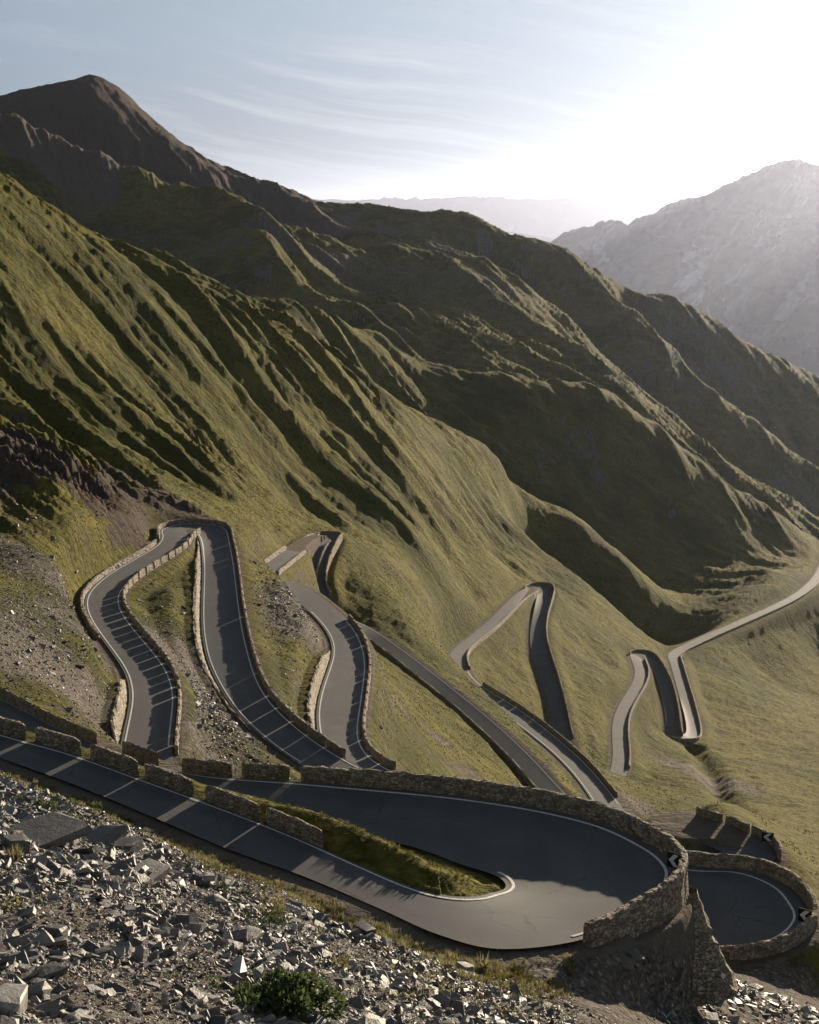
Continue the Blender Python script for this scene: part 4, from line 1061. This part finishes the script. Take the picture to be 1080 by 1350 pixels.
# ------------------------------------------------------------------ far mountains and valley floor
def fan(name, pts, a0, a1, D0, D1, na, nd, mat, amp, lam, ang, smooth=True, base=None):
    P = np.array([at(*p) for p in pts]); 
    if base is not None: P = np.vstack([P, np.array(base, float)])
    x, y, v = P[:, 0] / P[:, 1] * 3, np.log(P[:, 1]) * 3, P[:, 2]
    W = tps_fit(x, y, v, 1e-3)
    aa, dd = np.meshgrid(np.linspace(a0, a1, na), np.exp(np.linspace(math.log(D0), math.log(D1), nd)))
    gx, gy = aa * 3, np.log(dd) * 3
    z = W[-3] + W[-2] * gx + W[-1] * gy
    for i in range(len(x)):
        r2 = (gx - x[i]) ** 2 + (gy - y[i]) ** 2
        z = z + W[i] * 0.5 * r2 * np.log(r2 + 1e-12)
    X = aa * dd
    wx = fbm(X / (lam * 3), dd / (lam * 3), 3) * lam * .5
    s = (X + wx) * math.cos(ang) + dd * math.sin(ang); t = -(X + wx) * math.sin(ang) + dd * math.cos(ang)
    z = z + (ridged(s / (lam * 3.2), t / lam, 6, 0.55) - 0.62) * amp + fbm(X / (lam * .3), dd / (lam * .3), 4) * amp * 0.08
    o = mesh_np(name, np.stack([X, dd, z], -1).reshape(-1, 3), gridfaces(*X.shape), mat, smooth=smooth)
    return structure(o)

def far_rock_material():
    m, nt, bs = nodes_of('far_mountain_rock'); q = N(nt); bs.inputs['Specular IOR Level'].default_value = 0.0; co = q.coord('Object')
    n = q.noise(co, 0.0022, 8, 0.62)
    st = q.mapping(q.mapping(co, (1, 1, 1), (0, math.radians(-38), 0)), (1.0, 0.22, 0.10))
    n2 = q.noise(st, 0.0075, 6, 0.6); n3 = q.noise(st, 0.0022, 4, 0.5)
    c = q.mix(q.ramp(n, [(.40, 0), (.62, 1)]), (0.016, 0.018, 0.024), (0.085, 0.083, 0.095))
    c = q.mix(q.math('MULTIPLY', q.ramp(n2, [(.54, 0), (.63, 1)]), q.ramp(n3, [(.42, 0.15), (.58, 1)])), c, (0.50, 0.49, 0.52))
    nt.links.new(c, bs.inputs['Base Color'])
    nt.links.new(q.bump(n, 0.6, 30), bs.inputs['Normal'])
    return m
FARM = far_rock_material()
fan('mountain', [(600, 420, 13680), (660, 372, 13680), (720, 335, 13680), (760, 313, 13680), (790, 301, 13680), (830, 297, 13590), (880, 285, 13500), (930, 270, 13500), (990, 250, 13500), (1030, 222, 13500), (1055, 214, 13500), (1080, 221, 13500), (1150, 235, 13500), (1300, 200, 13500),
      (700, 425, 11340), (840, 365, 11340), (890, 345, 11340), (980, 335, 11340), (1040, 310, 11340), (1080, 295, 11340), (1180, 250, 11340), (1300, 220, 11340),
      (760, 360, 12420), (860, 345, 12330), (950, 330, 12330), (1040, 300, 12330), (1120, 290, 12330),
      (700, 520, 8640), (900, 540, 8640), (1080, 540, 8640), (1300, 500, 8640), (820, 450, 9900), (960, 430, 9900), (1080, 420, 9900), (1250, 380, 9900)],
    0.02, 0.5, 7800, 17000, 520, 360, FARM, 320, 760, math.radians(-55),
    base=[(400, 17000, -800), (2800, 17000, -500), (5400, 17000, -400), (7200, 17000, -400), (500, 7800, -870), (2700, 7800, -860), (3800, 7800, -800)])
def far_range(Dc, prof, mat, wid, amp):
    P = [(u, v, Dc) for u, v in prof]
    base = []
    for u, v in prof[::2]:
        x = at(u, v, Dc)[0]
        base += [(x * (Dc - wid) / Dc, Dc - wid, -700), (x * (Dc + wid) / Dc, Dc + wid, -700)]
    fan('mountain', P, -0.42, 0.46, Dc - wid, Dc + wid, 520, 60, mat, amp, 900, 0.9, base=base)
RANGEM, nt, bs = nodes_of('distant_forest_and_rock'); q = N(nt); bs.inputs['Specular IOR Level'].default_value = 0.0
nt.links.new(q.mix(q.noise(q.coord(), .0004, 6), (0.03, 0.036, 0.042), (0.075, 0.08, 0.09)), bs.inputs['Base Color'])
far_range(30000, [(-300, 268), (100, 262), (300, 252), (350, 248), (390, 256), (420, 266), (450, 275), (490, 281), (530, 287), (580, 294), (640, 303), (700, 312), (760, 320), (850, 325), (1000, 330), (1200, 330), (1400, 330)], RANGEM, 3600, 180)
far_range(40000, [(-300, 266), (100, 266), (400, 263), (450, 267), (500, 263), (560, 264), (610, 262), (660, 260), (700, 265), (740, 262), (800, 266), (850, 269), (900, 271), (960, 275), (1100, 272), (1300, 272)], RANGEM, 4200, 230)
FLOORM, nt, bs = nodes_of('valley_floor'); q = N(nt)
nt.links.new(q.mix(q.noise(q.coord(), .002, 6), (0.04, 0.05, 0.025), (0.10, 0.10, 0.06)), bs.inputs['Base Color'])
structure(mesh_np('valley_floor', [(-32000, -400, -900), (32000, -400, -900), (32000, 68000, -900), (-32000, 68000, -900)], [(0, 1, 2, 3)], FLOORM))

# ------------------------------------------------------------------ haze
hz, nt, bs = nodes_of('haze'); nt.nodes.remove(bs)
pv = nt.nodes.new('ShaderNodeVolumePrincipled'); pv.inputs['Density'].default_value = HAZE_DENSITY = 0.000011
pv.inputs['Color'].default_value = (0.66, 0.74, 1.0, 1); pv.inputs['Anisotropy'].default_value = 0.7
nt.links.new(pv.outputs[0], nt.nodes['Material Output'].inputs['Volume'])
bx = [(x, y, z) for x in (-33000, 33000) for y in (-600, 69000) for z in (-901, 1500)]
hb = bpy.data.meshes.new('haze'); hb.from_pydata(bx, [], [(0, 1, 3, 2), (4, 6, 7, 5), (0, 4, 5, 1), (2, 3, 7, 6), (0, 2, 6, 4), (1, 5, 7, 3)]); hb.materials.append(hz)
hzo = bpy.data.objects.new('haze', hb); COL.objects.link(hzo); hzo['kind'] = 'stuff'; hzo['label'] = 'pale morning haze filling the valley air'; hzo['category'] = 'haze'

# ------------------------------------------------------------------ light, sky, camera
SUN_AZ, SUN_EL = math.radians(27), math.radians(8.8)
sd = Vector((math.sin(SUN_AZ) * math.cos(SUN_EL), math.cos(SUN_AZ) * math.cos(SUN_EL), math.sin(SUN_EL)))
sun = bpy.data.lights.new('sun', 'SUN'); sun.energy = 5.0; sun.angle = math.radians(0.53); sun.color = (1.0, 0.83, 0.61)
so = bpy.data.objects.new('sun', sun); COL.objects.link(so)
so.rotation_euler = sd.to_track_quat('Z', 'Y').to_euler()
world = bpy.data.worlds.new('World'); scene.world = world; world.use_nodes = True
wt = world.node_tree; bg = wt.nodes['Background']
sky = wt.nodes.new('ShaderNodeTexSky'); sky.sky_type = 'NISHITA'; sky.sun_disc = False
sky.sun_elevation = SUN_EL; sky.sun_rotation = SUN_AZ; sky.altitude = 2700; sky.air_density = 0.7; sky.dust_density = 1.1; sky.ozone_density = 2.0
bg.inputs[1].default_value = 0.05
# high thin cloud drawn into the sky itself
q = N(wt); gco = q.coord('Generated')
hs = wt.nodes.new('ShaderNodeHueSaturation'); hs.inputs['Saturation'].default_value = 0.5; hs.inputs['Value'].default_value = 1.08; wt.links.new(sky.outputs[0], hs.inputs['Color'])
sx = wt.nodes.new('ShaderNodeSeparateXYZ'); wt.links.new(gco, sx.inputs[0])
low = q.ramp(sx.outputs['Z'], [(0.0, (0.21, 0.245, 0.285)), (0.05, (0.36, 0.40, 0.43)), (0.11, (0.66, 0.71, 0.71)), (0.18, (0.93, 1.02, 0.95))])
teal = q.mix(1.0, hs.outputs[0], low, 'MULTIPLY')
warp = q.noise(gco, 5.0, 3, 0.5, out='Color')
wv = wt.nodes.new('ShaderNodeVectorMath'); wv.operation = 'MULTIPLY_ADD'; wt.links.new(warp, wv.inputs[0]); wv.inputs[1].default_value = (0.10, 0, 0.022); wt.links.new(gco, wv.inputs[2])
pl = q.mapping(wv.outputs[0], (1.0, 1.0, 1.0), (0.0, -0.16, 0.0))
cl = q.noise(q.mapping(pl, (2.2, 0.4, 46.0)), 1.6, 6, 0.62, 0.3); cl2 = q.noise(q.mapping(gco, (3.0, 1, 9)), 1.7, 3, 0.5)
cm = q.math('MULTIPLY', q.ramp(cl, [(0.47, 0), (0.72, 1)]), q.ramp(cl2, [(0.40, 0), (0.60, 1)]))
wt.links.new(q.mix(q.math('MULTIPLY', cm, 0.28), teal, (10.5, 10.3, 9.9)), bg.inputs[0])


cam = bpy.data.cameras.new('camera'); co_ = bpy.data.objects.new('camera', cam); COL.objects.link(co_)
cam.sensor_fit = 'VERTICAL'; cam.sensor_height = 24; cam.lens = 24 * F
cam.clip_start = 0.5; cam.clip_end = 120000
co_.rotation_euler = (math.pi / 2 - PITCH, 0, 0)
scene.camera = co_
scene.view_settings.view_transform = 'Standard'; scene.view_settings.look = 'None'
scene.view_settings.exposure = 0.9; scene.view_settings.gamma = 1.0
scene.cycles.volume_bounces = 1; scene.cycles.max_bounces = 6; scene.cycles.diffuse_bounces = 3
